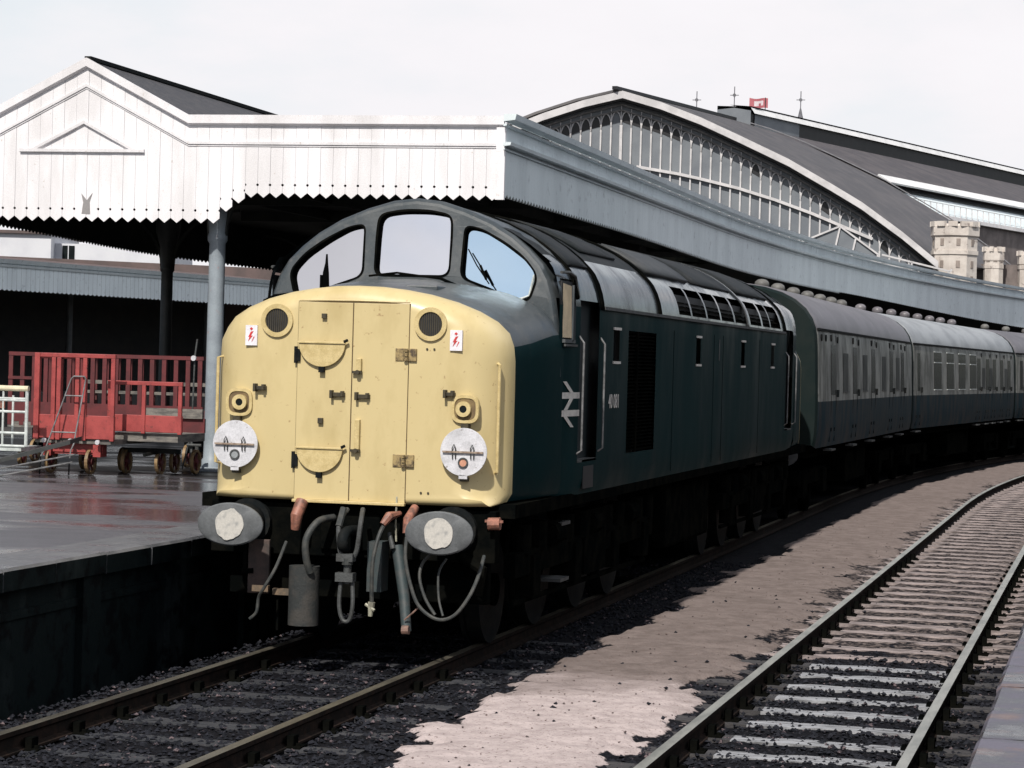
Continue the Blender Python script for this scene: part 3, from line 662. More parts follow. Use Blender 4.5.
def pt(i, s, sgn, off=0):
    o, z = prof[i]
    a = Vector(prof[max(i-1, 0)]); c = Vector(prof[min(i+1, len(prof)-1)]); t = (c-a).normalized()
    o += t.y*off; z += -t.x*off
    tp = min(max(0, 3.0-s), max(0, 1)) if s < 3 else max(0, s-(LEN-3.0)); tp = min(tp, .9)
    return (sgn*(o-.05*tp*sstep(3.4, 2.9, z)*tp), s, z-(.03*tp if z > 3.3 else 0))
bodyb = MB(); NPF = len(prof)
for sgn in (1, -1):
    base = len(bodyb.v); bodyb.v += [pt(i, s, sgn) for s in svals for i in range(NPF)]
    for j in range(len(svals)-1):
        sm = (svals[j]+svals[j+1])/2
        for i in range(NPF-1):
            zm = (prof[i][1]+prof[i+1][1])/2
            if any(h[0] <= sm <= h[1] and h[2] <= zm <= h[3] for h in holes) : continue
            if i >= 14 and (svals[j+1] < 2.6 or svals[j] > LEN-2.6): continue
            bodyb.f.append((base+j*NPF+i, base+j*NPF+i+1, base+(j+1)*NPF+i+1, base+(j+1)*NPF+i)); bodyb.m.append(0 if prof[i+1][1] <= 2.93 else (1 if prof[i+1][1] < 3.4 else 2))
BODY = bodyb.build('body', [BLU, ROOFM, ROOFT], LOCO, smooth=True)
core = MB(); core.box(-1.26, 1.26, 2.4, LEN-2.4, 1.2, 3.2); core.build('engine_room', DARKG, LOCO)
core = MB(); core.box(-1.33, 1.33, .62, LEN-.62, 1.16, 1.27); core.build('underframe', BLK, LOCO)
for sgn in (1, -1):
    for h in holes:
        s0, s1, z0, z1, kd = h; x = 1.36*sgn
        if kd == 'win':
            b = MB(); b.box(min(x*.955, x*.965), max(x*.955, x*.965), s0, s1, z0, z1-.02); w_ = b.build('side_window', DARKG, BODY)
            c = MB(); xx = 1.318*sgn; c.add([((1.327+.004*0)*sgn, s0+.01, z0+.02), (1.345*sgn, s1-.12, z0+.02), (1.338*sgn, s1-.14, z1-.06), (1.315*sgn, s0+.03, z1-.04)], [(0, 1, 2, 3)]); c.build('blind', CURT, w_)
            f = MB()
            for (a, b2, c2, d2) in ((s1-.12, s1-.09, z0-.02, z1-.05), (s0, s1, z0-.025, z0+.005)):
                f.box(1.335*sgn-.02, 1.335*sgn+.02, a, b2, c2, d2)
            f.build('window_frame', CABM, w_)
            e = MB(); e.tube([(1.31*sgn, s0-.03, 3.20), (1.325*sgn, s0+.25, 3.21), (1.335*sgn, s1+.02, 3.18), (1.355*sgn, s1+.10, 3.0)], .013, 6); e.build('rain_strip', GRM, w_)
            e = MB(); e.box(1.352*sgn-.008, 1.352*sgn+.008, s0, s1+.08, z0-.055, z0-.035); e.build('sill_strip', GRM, w_)
        elif kd == 'door':
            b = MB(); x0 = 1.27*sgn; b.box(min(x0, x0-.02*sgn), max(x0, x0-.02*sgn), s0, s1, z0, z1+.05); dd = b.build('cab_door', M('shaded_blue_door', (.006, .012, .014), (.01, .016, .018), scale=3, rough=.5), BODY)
            r_ = MB(); r_.box(min(x*.93, x), max(x*.93, x), s0, s1, z0-.02, z0+.003); r_.build('door_sill', GRM, dd)
            for q in (s0-.05, s1+.06):
                r_ = MB(); xx = 1.405*sgn; r_.tube([(1.36*sgn, q, 1.62), (xx, q, 1.65), (xx, q, 2.60), (1.36*sgn, q, 2.66)], .010, 8); r_.build('handrail', LADM, dd)
        elif kd == 'small':
            b = MB(); x0 = 1.31*sgn; b.box(min(x0, x0-.01*sgn), max(x0, x0-.01*sgn), s0, s1, z0, z1); w_ = b.build('side_window', GLSD, BODY)
            
            for za, zb_ in ((z1-.005, z1+.02), (z0-.025, z0)): f = MB(); f.box(min(x, x+.012*sgn), max(x, x+.012*sgn), s0-.02, s1+.03, za, zb_); f.build('window_lip', PALE, w_)
        elif kd == 'grille':
            b = MB()
            for k in range(34):
                zz = z0+.02+k*.035
                b.add([(1.355*sgn, s0, zz), (1.355*sgn, s1, zz), (1.30*sgn, s1, zz+.03), (1.30*sgn, s0, zz+.03)], [(0, 1, 2, 3)])
            b.box(min(x-.03*sgn, x), max(x-.03*sgn, x), s0+.48, s0+.54, z0, z1); b.build('body_grille', BLK, BODY)
        elif kd == 'louvre':
            b = MB()
            for k in range(5):
                i = 10+k if k < 4 else 13
                zz = 2.99+k*.06; oo = 1.325-.012*k-.005*k*k
                b.add([(oo*sgn, s0, zz), (oo*sgn, s1, zz), ((oo-.06)*sgn, s1, zz+.045), ((oo-.06)*sgn, s0, zz+.045)], [(0, 1, 2, 3)])
            b.build('roof_louvre', BLK, BODY)
def patch(s0, s1, i0, i1, off, sgn, name, mat, thick=.0):
    b = MB(); n = i1-i0+1; ss = [s0+(s1-s0)*k/4 for k in range(5)]
    for s in ss:
        b.v += [pt(i, s, sgn, off) for i in range(i0, i1+1)]
    b.f += [(j*n+k, j*n+k+1, (j+1)*n+k+1, (j+1)*n+k) for j in range(4) for k in range(n-1)]; b.m += [0]*len(b.f)
    o = b.build(name, mat, BODY, smooth=True); md = o.modifiers.new('s', 'SOLIDIFY'); md.thickness = max(off, .012)*1.0; md.offset = -1 if sgn > 0 else -1
    return o
for sgn in (1, -1):
    for s_, w_, mt in ((2.66, .05, BLK), (3.70, .10, BLK), (6.72, .09, BLK), (13.06, .09, ROOFM), (16.75, .10, BLK)):
        patch(s_-w_/2, s_+w_/2, 9 if w_ > .06 else 10, 21, .022, sgn, 'roof_band', mt)
    patch(2.75, 3.6, 14, 18, .022, sgn, 'roof_panel', ROOFT)
    patch(4.2, 5.9, 16, 20, .025, sgn, 'roof_panel', ROOFT)
    patch(6.95, 9.6, 15, 18, .035, sgn, 'roof_panel', M('matt_roof_panel', (.026, .03, .032), (.045, .047, .048), scale=3, rough=.6))
    patch(9.9, 12.9, 15, 20, .02, sgn, 'roof_panel', ROOFT)
    patch(13.3, 16.3, 15, 20, .03, sgn, 'roof_panel', ROOFT)
    gt = MB(); gt.bar((1.372*sgn, 3.76, 2.935), (1.372*sgn, 16.7, 2.935), .028, .03); gt.build('gutter', GRM, BODY)
    for s_ in (10.35, 11.05, 7.6, 14.2): dj = MB(); dj.box(1.3605*sgn-.002, 1.3605*sgn+.002, s_, s_+.012, 1.3, 2.8); dj.build('panel_joint', BLK, BODY)
    eg = MB(); eg.box(1.352*sgn-.012, 1.352*sgn+.012, 10.72, 10.78, 2.5, 2.75); eg.build('door_handle', GRM, BODY)
    # the side footstep openings and data panel
    ft = MB(); ft.box(1.36*sgn-.004, 1.36*sgn+.004, 3.05, 3.5, 1.30, 1.50); ft.build('step_recess', DARKG, BODY)
fn = MB()
fn.disc((0, 14.8, 3.83), (0, 0, 1), .42, .05, 28)
fn.build('roof_fan', BLK, BODY)
# emblem and running number on each side
for sgn in (1, -1):
    def em(a, b_, c, sgn=sgn):
        tp = min(max(0, 3.0-(2.43+a)), .9); return Vector((sgn*(1.363+c-.05*tp*tp), 2.43+a if sgn > 0 else LEN-2.43-a, 2.06+b_))
    A = MB()
    for pts in ([(-.38, .05), (.38, .05), (.38, .105), (-.38, .105)], [(-.38, -.105), (.38, -.105), (.38, -.05), (-.38, -.05)],
                [(-.19, .2), (-.08, .2), (.15, .105), (.04, .105)], [(.04, .05), (.15, .05), (-.04, -.05), (-.15, -.05)], [(-.15, -.105), (-.04, -.105), (.19, -.2), (.08, -.2)]):
        A.prism(pts, em, .001, .003)
    A.build('double_arrow_emblem', PALE, BODY)
    text('running_number', '40 081', .19, PALE, BODY, lambda a, b_, c, sgn=sgn: Vector((sgn*(1.3635+c), (4.38+a) if sgn > 0 else LEN-4.38-a, 2.065+b_)), .98)
# rear end: the same nose and cab turned round
for o in [ob for ob in children(LOCO) if ob.name.split('.')[0] in ('nose', 'cab_front', 'cab_rim', 'cab_interior')]:
    c = copy_tree(o, LOCO); c.rotation_euler = (0, 0, PI); c.location = (0, LEN, 0)

# buffer beam and everything that hangs from it
BB = MB(); BB.box(-1.20, 1.20, .50, .66, .80, 1.22); BB.box(-.25, .25, .46, .50, .86, 1.16); BB.box(-1.1, 1.1, .7, .8, .45, 1.2); BEAM = BB.build('buffer_beam', BLK, LOCO, bevel=.01)
bf = MB(); bf.tube([(0, .5, 0), (0, .44, 0)], .19, 20); bf.tube([(0, .46, 0), (0, .25, 0)], .15, 20); bf.tube([(0, .26, 0), (0, .04, 0)], .09, 16)
def bufset(x, y, rz, parent):
    sh = bf.build('buffer_shank', DRK, parent, smooth=True, loc=(x, y, 1.06)); sh.rotation_euler = (0, 0, rz)
    h = MB(); N = 40; prev = None
    for k, (f_, yy) in enumerate(((1, .035), (1, .016), (.94, .004), (.6, -.004), (.25, -.008))):
        ring = [(math.cos(a)*.275*f_, yy, math.sin(a)*.172*f_) for a in [2*PI*q/N for q in range(N)]]
        h.v += ring
    h.f = [(i*N+k, i*N+(k+1) % N, (i+1)*N+(k+1) % N, (i+1)*N+k) for i in range(4) for k in range(N)]+[tuple(range(N)), tuple(range(4*N, 5*N))]; h.m = [0]*len(h.f)
    hd = h.build('buffer_head', BUF, sh, smooth=True)
    w_ = MB(); pts = [(.118*(1+.13*noise.noise(Vector((math.cos(a)*1.5+x, math.sin(a)*1.5, 0))))*math.cos(a), .122*(1+.16*noise.noise(Vector((math.cos(a)*2, math.sin(a)*2+x, 4))))*math.sin(a)) for a in [2*PI*q/30 for q in range(30)]]
    w_.prism(pts, lambda a, b_, t: (a, t, b_-.0), -.013, -.004); w_.build('worn_centre', BUFW, hd)
bufset(-.8635, 0, 0, LOCO); bufset(.8635, 0, 0, LOCO)
bufset(-.8635, LEN, PI, LOCO); bufset(.8635, LEN, PI, LOCO)
def hang(name, mat, path, r, n=8): b = MB(); b.tube(path, r, n); return b.build(name, mat, BEAM, smooth=True)
def q_(px, py, y=.15): return ((px-334)/124.0, y, 1.06-(py-(529.5+.045*(px-334)))/126.0)   # pixel coordinates to metres
def smooth_path(pts, n=5):
    P = [Vector(p) for p in pts]; out = []
    for i in range(len(P)-1):
        p0, p1, p2, p3 = P[max(i-1, 0)], P[i], P[i+1], P[min(i+2, len(P)-1)]
        for k in range(n):
            t = k/n; out.append(.5*((2*p1)+(p2-p0)*t+(2*p0-5*p1+4*p2-p3)*t*t+(3*p1-p0-3*p2+p3)*t**3))
    out.append(P[-1]); return out
hang('vacuum_cylinder', M('sooty_cylinder', (.034, .037, .037), (.055, .052, .048), scale=9, rough=.7, spec=.2, bump=.3), [q_(294, 569, .30), q_(294, 629, .30)], .125, 20)
hang('vacuum_pipe', RUB, smooth_path([q_(318, 521, .42), q_(309, 524, .25), q_(301, 540, .16), q_(301, 560, .16), q_(304, 575, .2)]), .030, 10)
hang('air_tap', ORG, [q_(287, 504, .36), q_(285, 518, .28), q_(283, 532, .30)], [.052, .05, .035], 10)
hang('air_hose', RUB, smooth_path([q_(272, 545, .35), q_(268, 570, .2), q_(258, 590, .16), q_(251, 600, .2), q_(249, 615, .2), q_(242, 622, .2)]), .014, 8)
b = MB(); b.box(-.84, -.66, .40, .44, .48, .92); b.build('rail_guard_plate', M('rusty_brown_plate', (.085, .058, .05), (.05, .04, .036), scale=10, rough=.8), BEAM, bevel=.006)
b = MB(); b.bar(q_(238, 592, .35), q_(255, 593, .35), .05, .05); b.bar(q_(262, 595, .3), q_(282, 596, .3), .055, .05); b.build('step_bracket', M('tan_bracket', (.17, .115, .07), (.09, .07, .05), scale=10, rough=.8), BEAM)
b = MB(); b.bar(q_(227, 545, .4), q_(227, 575, .4), .03, .02); b.bar(q_(224, 575, .4), q_(236, 575, .4), .03, .04); b.bar(q_(262, 605, .42), q_(262, 636, .42), .02, .02); b.build('step', BLK, BEAM)
# draw hook and screw coupling
b = MB(); b.tube(smooth_path([(.06, .46, 1.02), (.06, .22, 1.03), (.06, .10, 1.0), (.06, .08, .93), (.06, .16, .90)]), .045, 10); b.build('draw_hook', DRK, BEAM, smooth=True)
SC_ = MB(); SC_.tube(smooth_path([q_(337, 512, .3), q_(335, 525, .14), q_(337, 550, .12), q_(340, 558, .12)]), .020, 8); SC_.tube(smooth_path([q_(353, 512, .3), q_(357, 525, .14), q_(355, 550, .12), q_(352, 558, .12)]), .020, 8)
SC_.box(.015, .15, .06, .16, .80, .86); SC_.tube([q_(346, 556, .11), q_(346, 585, .11)], .032, 10); SC_.box(.01, .155, .06, .16, .64, .71)
SC_.tube(smooth_path([q_(340, 578, .11), q_(339, 605, .09), q_(343, 621, .09), q_(350, 621, .09), q_(353, 605, .09), q_(351, 578, .11)]), .017, 8); SC_.build('screw_coupling', GRM, BEAM, smooth=True)
b = MB(); b.tube([q_(337, 510, .2), q_(335, 528, .13)], .028, 8); b.tube([q_(346, 560, .10), q_(346, 566, .10)], .045, 10); b.build('coupling_pin', RUB, BEAM)
hang('air_hose', RUB, smooth_path([q_(379, 520, .36), q_(375, 535, .2), q_(371, 560, .14), q_(370, 585, .14), q_(370, 606, .16)]), .017, 8)
hang('air_tap', ORG, [q_(388, 517, .4), q_(381, 519, .28), q_(376, 527, .24)], [.02, .04, .026], 8)
b = MB(); b.tube([q_(370, 604, .15), q_(369, 618, .15)], [.03, .018], 8); b.tube([q_(364, 606, .15), q_(374, 612, .13)], .013, 6); b.build('hose_coupling', M('pale_hose_fitting', (.36, .35, .27), (.2, .19, .15), scale=25, rough=.5), BEAM)
hang('air_tap', ORG, [q_(404, 511, .38), q_(401, 522, .26), q_(400, 536, .24)], [.036, .038, .028], 10)
hang('air_hose', RUB, smooth_path([q_(401, 540, .24), q_(403, 560, .16), q_(410, 585, .12), q_(420, 607, .10), q_(438, 620, .10), q_(455, 617, .10), q_(468, 600, .14), q_(474, 580, .25), q_(475, 560, .4)]), .015, 8)
hang('jumper_cable', RUB, smooth_path([q_(424, 557, .3), q_(419, 566, .2), q_(418, 580, .16), q_(425, 600, .14), q_(436, 616, .12)]), .013, 8)
hang('jumper_cable', RUB, smooth_path([q_(440, 562, .3), q_(436, 575, .2), q_(438, 600, .16), q_(444, 617, .12)]), .010, 8)
b = MB(); b.tube([q_(477, 528, .45), q_(489, 528, .45)], .05, 10); b.bar(q_(474, 525, .44), q_(492, 526, .44), .03, .02); b.build('jumper_socket', ORG, BEAM)
b = MB(); b.tube([q_(386, 550, .4), q_(398, 600, .3), q_(404, 634, .22)], [.05, .045, .04], 10); b.box(.20, .32, .3, .5, .55, .95); b.build('air_brake_pipe', M('teal_grey_pipe', (.03, .045, .048), (.05, .055, .055), scale=12, rough=.6), BEAM, smooth=True)
b = MB(); b.tube([q_(401, 632, .18), q_(408, 632, .18)], .036, 10); b.tube([q_(403, 622, .18), q_(411, 615, .18), q_(416, 610, .2)], .007, 6); b.build('hose_coupling', M('coppery_fitting', (.22, .13, .10), (.1, .07, .06), scale=25, rough=.5), BEAM)
b = MB(); b.tube([q_(384, 500, .4), q_(385, 525, .36), q_(386, 545, .36)], .008, 6); b.build('valve_rod', M('pale_hose_fitting', (.2, .2, .2)), BEAM); b = MB(); b.tube([q_(379, 536, .35), q_(384, 552, .33)], [.016, .022], 8); b.build('valve_handle', GRM, BEAM)
b = MB(); b.tube([q_(448, 560, .5), q_(470, 575, .5), q_(465, 600, .5)], .05, 8); b.build('brake_rigging', BLK, BEAM)

# bogies
def bogie(name, yc, front):
    B_ = MB(); sg = 1 if front else -1
    for x in (-1.13, 1.13):
        B_.box(x-.05, x+.05, yc-3.3, yc+3.0, .62, .82); B_.box(x-.07, x+.07, yc-.6, yc+.4, .45, 1.05)
        for dy in (-2.6, -.9, .9, 2.5):
            B_.box(x-.08, x+.08, yc+dy-.14, yc+dy+.14, .42, .78); B_.tube([(x, yc+dy-.3, .8), (x, yc+dy-.3, 1.05)], .09, 10); B_.tube([(x, yc+dy+.3, .8), (x, yc+dy+.3, 1.05)], .09, 10)
            if dy < 2: B_.tube([(x+.03, yc+dy+.55, .92), (x+.03, yc+dy+.95, .92)], .11, 10)
        B_.bar((x, yc-3.2, .4), (x, yc+2.8, .36), .03, .04)
    B_.box(-1.1, 1.1, yc-.3, yc+.3, .6, .9)
    b_ = B_.build(name, BLK, LOCO)
    for dy in (-2.6, -.9, .9, 2.5):
        r_ = .46 if abs(dy) == 2.6 else .57
        for x in (-.75, .75):
            w_ = MB(); s_ = 1 if x > 0 else -1
            w_.disc((x-.065, 0, 0), (1, 0, 0), r_, .13, 32); w_.disc((x-.09*s_-.015, 0, 0), (1, 0, 0), r_+.03, .03, 32); wh = w_.build('wheel', DRK, b_, loc=(0, yc+dy, r_)); 
            h_ = MB(); h_.disc((x+.06*s_ if s_ > 0 else x-.10, 0, 0), (1, 0, 0), .14, .04, 16); h_.build('hub', BLK, wh)
    return b_
bogie('bogie', 4.6, True); bogie('bogie', LEN-4.6, False)
b = MB(); b.box(-1.15, 1.15, 8.7, 11.6, .38, 1.1); b.build('fuel_tank', BLK, LOCO, bevel=.05)
b = MB(); b.box(-1.22, 1.22, 8.2, 8.5, .5, 1.15); b.build('battery_box', BLK, LOCO)
for (x, y, z) in ((1.22, 2.75, .98), (1.22, 2.75, .48)):
    b = MB(); b.box(1.0, 1.25, y, y+.35, z, z+.03); b.build('footstep', GRM, LOCO)

# ---------------------------------------------------------------- coaches
cprof = [(1.36, 1.18), (1.39, 1.35), (1.40, 1.6), (1.40, 1.92), (1.395, 2.05), (1.385, 2.4), (1.37, 2.8), (1.355, 2.98), (1.34, 3.05), (1.335, 3.09), (1.28, 3.24), (1.17, 3.40), (1.0, 3.54), (.78, 3.65), (.5, 3.73), (.25, 3.765), (0, 3.775)]
def cx(z):
    for i in range(len(cprof)-1):
        a, b_ = cprof[i], cprof[i+1]
        if a[1] <= z <= b_[1]: return a[0]+(b_[0]-a[0])*(z-a[1])/(b_[1]-a[1])
    return 1.36
def coach(a0, a1, label, roofm, bays, vents):
    p0, p1 = K(a0, 0), K(a1, 0); L = (p1-p0).length; rz = -math.atan2(p1.x-p0.x, p1.y-p0.y)
    T = empty('passenger_coach', p0, rz, label=label, cat='railway coach', group='coaches behind the locomotive')
    b = MB(); ys = [0, .06, .14]+[L*k/12 for k in range(1, 12)]+[L-.14, L-.06, L]; n = len(cprof)
    def ins(y): return {0: .05, .06: .012}.get(y, .05 if y == L else .012 if y == L-.06 else 0)
    full = [(o, z) for o, z in cprof]+[(-o, z) for o, z in reversed(cprof[:-1])]; m_ = len(full)
    for y in ys:
        k = 1-ins(y)/1.4; b.v += [(o*k, y, 2.4+(z-2.4)*(1-ins(y)/1.3)) for o, z in full]
    for j in range(len(ys)-1):
        for i in range(m_-1):
            zm = (full[i][1]+full[i+1][1])/2
            b.f.append((j*m_+i, j*m_+i+1, (j+1)*m_+i+1, (j+1)*m_+i)); b.m.append(3 if ys[j+1] <= .07 or ys[j] >= L-.07 else (2 if zm > 3.06 else (0 if zm > 1.92 else 1)))
    for j in (0, len(ys)-1): b.f.append(tuple(range(j*m_, (j+1)*m_))); b.m.append(3)
    body = b.build('body', [CWHT, CBLU, roofm, CEND], T, smooth=True)
    g_ = MB()
    for sg in (1, -1): g_.bar((sg*1.35, .1, 3.07), (sg*1.35, L-.1, 3.07), .03, .035); 
    g_.build('gutter', DRK, body)
    for sg in (1, -1):
        for (y, w_, z0, z1, kd) in bays:
            x = cx((z0+z1)/2)*sg
            q = MB()
            if kd == 'slot': 
                zs_ = [z0+(z1-z0)*k_/6 for k_ in range(7)]; q.add([(cx(z)*sg+.006*sg, yy, z) for z in zs_ for yy in (y-w_/2, y+w_/2)], [(2*k_, 2*k_+1, 2*k_+3, 2*k_+2) for k_ in range(6)])
                q.build('door_droplight', GLSD, body)
                h_ = MB(); h_.tube([(cx(2.0)*sg*1.01, y+w_*.5+.12, 1.98), (cx(2.1)*sg*1.015, y+w_*.5+.12, 2.10)], .025, 6); h_.build('door_handle', DRK, body)
                j_ = MB()
                for yy in (y-.33, y+.33): j_.bar((cx(1.3)*sg*1.001, yy, 1.25), (cx(1.92)*sg*1.001, yy, 1.92), .012, .012); j_.bar((cx(1.92)*sg*1.001, yy, 1.92), (cx(3.0)*sg*1.0015, yy, 3.0), .010, .010)
                j_.build('door_gap', DRK, body)
                for yy in (y-.22, y+.22): j_ = MB(); j_.box(sg*1.395-.012, sg*1.395+.012, yy-.04, yy+.04, 1.42, 1.48); j_.build('door_hinge', DRK, body)
            elif kd == 'vent':
                q.disc((sg*(cx(z0)), y, z0), (sg, 0, 0), .055, .02, 12); q.build('door_vent', DRK, body)
            else:
                zs_ = [z0+(z1-z0)*k_/6 for k_ in range(7)]; q.add([(cx(z)*sg+.006*sg, yy, z) for z in zs_ for yy in (y-w_/2, y+w_/2)], [(2*k_, 2*k_+1, 2*k_+3, 2*k_+2) for k_ in range(6)])
                wn_ = q.build('window', GLST if kd == 'pale' else GLSD, body)
                fr = MB(); 
                for zz in ((z0, z1, z0+(z1-z0)*.72) if kd == 'win' else (z0,)): fr.bar((cx(zz)*sg*1.007, y-w_/2, zz), (cx(zz)*sg*1.007, y+w_/2, zz), .018, .022)
                fr.build('window_frame', PWH if kd == 'win' else GRM, wn_)
    for y in vents:
        v = MB(); N = 16
        for k, (r_, z) in enumerate(((.07, 3.72), (.07, 3.80), (.115, 3.81), (.13, 3.85), (.115, 3.90), (.07, 3.935), (.02, 3.945))): v.v += [(r_*math.cos(2*PI*i/N)+.0, y+r_*math.sin(2*PI*i/N), z) for i in range(N)]
        v.f = [(k*N+i, k*N+(i+1) % N, (k+1)*N+(i+1) % N, (k+1)*N+i) for k in range(6) for i in range(N)]+[tuple(range(6*N, 7*N))]; v.m = [0]*len(v.f)
        v.build('roof_ventilator', VENT if roofm is CROOF1 else CROOF1, body, smooth=True)
    e = MB(); e.box(-.62, .62, -.25, 0, 1.1, 3.25); e.box(-.62, .62, L, L+.25, 1.1, 3.25); e.build('gangway', CEND, T, bevel=.03)
    u = MB(); u.box(-1.2, 1.2, .2, L-.2, 1.02, 1.18); u.box(-1.1, 1.1, L*.4, L*.6, .4, 1.0)
    for yc in (L*.14, L*.86):
        u.box(-1.05, 1.05, yc-1.7, yc+1.7, .55, .78)
        for dy in (-1.25, 1.25):
            for x in (-.75, .75): u.disc((x-.06, yc+dy, .46), (1, 0, 0), .46, .12, 24)
            for x in (-1.1, 1.0): u.box(x, x+.1, yc+dy-.25, yc+dy+.25, .35, .75)
    u.build('underframe', BLK, T)
    for (y, w_, z0, z1, kd) in bays:
        if kd == 'slot': st = MB(); st.box(1.28, 1.42, y-.3, y+.3, 1.10, 1.13); st.build('footboard', GRM, T)
    return T
def mk(y, off): return y-off
A0 = 20.75
b1 = [(24.2-1.4, 0, 2.86, 0, 'vent')]
bays1 = []
for s in (22.75, 25.9, 28.95, 32.35, 34.75): bays1 += [(s-A0, .66, 2.02, 2.84, 'slot'), (s-A0-.30, 0, 2.95, 0, 'vent'), (s-A0+.55, 0, 2.93, 0, 'vent')]
for s in (24.45, 27.5, 30.9, 33.7): bays1 += [(s-A0, .75, 2.06, 2.72, 'pale')]
for s in (21.2, 21.75): bays1 += [(s-A0, 0, 2.94, 0, 'vent')]
coach(20.75, 37.05, 'grimy blue and grey coach with dull dark roof coupled directly behind the locomotive', CROOF1, bays1, [3.0, 4.9, 6.9, 8.9, 10.8, 12.6, 14.4])
A0 = 37.35; bays2 = [(.75, .4, 2.02, 2.86, 'slot')]
for s in (40.9, 42.9, 44.9, 46.9): bays2 += [(s-A0, 1.15, 2.04, 2.92, 'win')]
for s in (48.0, 49.7, 51.1, 52.7, 54.3): bays2 += [(s-A0, .62, 2.02, 2.84, 'slot'), (s-A0+.5, 0, 2.93, 0, 'vent')]
for s in (48.9, 50.4, 53.6): bays2 += [(s-A0, .6, 2.06, 2.6, 'pale')]
coach(37.35, 55.65, 'blue and grey coach with pale whitish roof and four wide windows, second behind the locomotive', CROOF2, bays2, [.9, 3.1, 5.0, 7.0, 9.0, 11.0, 12.9, 15.0])
bays3 = [(.8, .4, 2.02, 2.86, 'slot')]+[(2.4+i*1.9, 1.2, 2.04, 2.92, 'win') for i in range(8)]
coach(55.95, 75.5, 'dark-roofed coach at the right edge of the photo, third behind the locomotive', CROOF1, bays3, [2, 5, 8, 11, 14, 17])

# unseen brick wall added at right to cut skylight on the locomotive's side
RW = empty('light_blocking_wall', K(40, 12.6, 0), 0, label='unseen dark brick wall added behind the right-hand platform to block side light', cat='wall')
b = MB(); wa = [4+4*i for i in range(28)]; n4 = 4
b.add([K(a, x, z)-K(40, 12.6, 0) for a in wa for x, z in ((12.1, -.3), (12.1, 7.2), (12.6, 7.2), (12.6, -.3))], [(i*4+k, i*4+(k+1) % 4, (i+1)*4+(k+1) % 4, (i+1)*4+k) for i in range(len(wa)-1) for k in range(4)]+[(0, 1, 2, 3), tuple(len(wa)*4-4+k for k in (3, 2, 1, 0))])
b.build('brickwork', BRICK, RW)
b = MB(); b.add([K(a, x, z)-K(40, 12.6, 0) for a in wa for x, z in ((12.0, 7.21), (12.0, 7.4), (12.7, 7.4), (12.7, 7.21))], [(i*4+k, i*4+(k+1) % 4, (i+1)*4+(k+1) % 4, (i+1)*4+k) for i in range(len(wa)-1) for k in range(4)]+[(0, 1, 2, 3)])
b.build('stone_coping', DSTON, RW)

# ---------------------------------------------------------------- near platform canopy
CAN = empty('platform_canopy', (-5.55, 12.0, .88), 0, label='white boarded platform canopy with toothed valance and gable, on the left above the locomotive', cat='platform canopy')
def cb(mb, name, mat, **k):
    o = mb.build(name, mat, None, **k); o.parent = CAN; o.matrix_parent_inverse = Matrix.Translation((5.55, -12.0, -.88)); return o
GX, GZ, GS = -7.25, 6.24, .515                      # gable peak and slope
def top_z(o): return max(5.50, GZ-GS*abs(o-GX))
FYC = 11.8; PIT = .1685
fb = MB(); o = -1.66; k = 0
while o > -10.6:
    a, b_ = o-PIT+.003, o-.0
    zt = 4.505 if o > -5.0 else (4.43 if o > -5.15 else (4.32 if o > -5.35 else 4.165)); zt -= .0
    tip = zt-.065; r = .017; zc = zt+.10; mid_ = (a+b_)/2
    ta, tb = top_z(a)-.02, top_z(b_)-.02
    out_ = [(a, zt), (mid_, tip), (b_, zt)]
    out_ += [(b_-0, zc-r)]+[(b_-r*math.sin(PI*q/5), zc-r*math.cos(PI*q/5)) for q in range(1, 5)]+[(b_, zc+r)]
    out_ += [(b_, tb), (a, ta)]
    out_ += [(a, zc+r)]+[(a+r*math.sin(PI*q/5), zc+r*math.cos(PI*q/5)) for q in range(1, 5)]+[(a, zc-r)]
    dy = random.uniform(-.002, .002)
    fb.prism(out_, lambda x, z, t, dy=dy: (x, FYC+t+dy, z), 0, .022); o -= PIT
FAS = cb(fb, 'front_valance', FASC)
md = MB()
def mould(p0, p1, zt, h, t):
    md.add([(p[0], y, p[1]+dz) for p in (p0, p1) for y, dz in ((FYC-t, zt), (FYC-t*.92, zt-h*.8), (FYC-.004, zt-h), (FYC-.004, zt))], [(0, 1, 5, 4), (1, 2, 6, 5), (2, 3, 7, 6), (3, 0, 4, 7), (0, 1, 2, 3), (7, 6, 5, 4)])
GL, GR = GX-.74/GS, GX+.74/GS
for (z_, h, t) in ((0, .135, .06), (-.34, .045, .028), (-.385, .02, .012)):
    mould((GR, 5.5), (-1.60, 5.5), z_, h, t); mould((GX, GZ), (GR, 5.5), z_, h, t); mould((GL, 5.5), (GX, GZ), z_, h, t); mould((-10.6, 5.5), (GL, 5.5), z_, h, t)
# small pediment on the gable boards
for p0, p1 in (((-8.17, 5.05), (-6.42, 5.05)), ((-8.0, 5.05), (-7.27, 5.42)), ((-7.27, 5.42), (-6.55, 5.05))): mould(p0, p1, 0, .05, .04)
md.box(-1.70, -1.585, FYC-.03, FYC+.03, 4.45, 5.36)
cb(md, 'moulding', FASC)
st_ = MB(); st_.add([(-7.22+a, FYC-.004, 4.20+b_) for a, b_ in ((-.06, 0), (.06, 0), (.05, .16), (.09, .28), (.01, .18), (-.07, .27), (-.04, .15))], [tuple(range(7))]); cb(st_, 'paint_bare_patch', M('bare_grey_wood', (.25, .24, .24)))
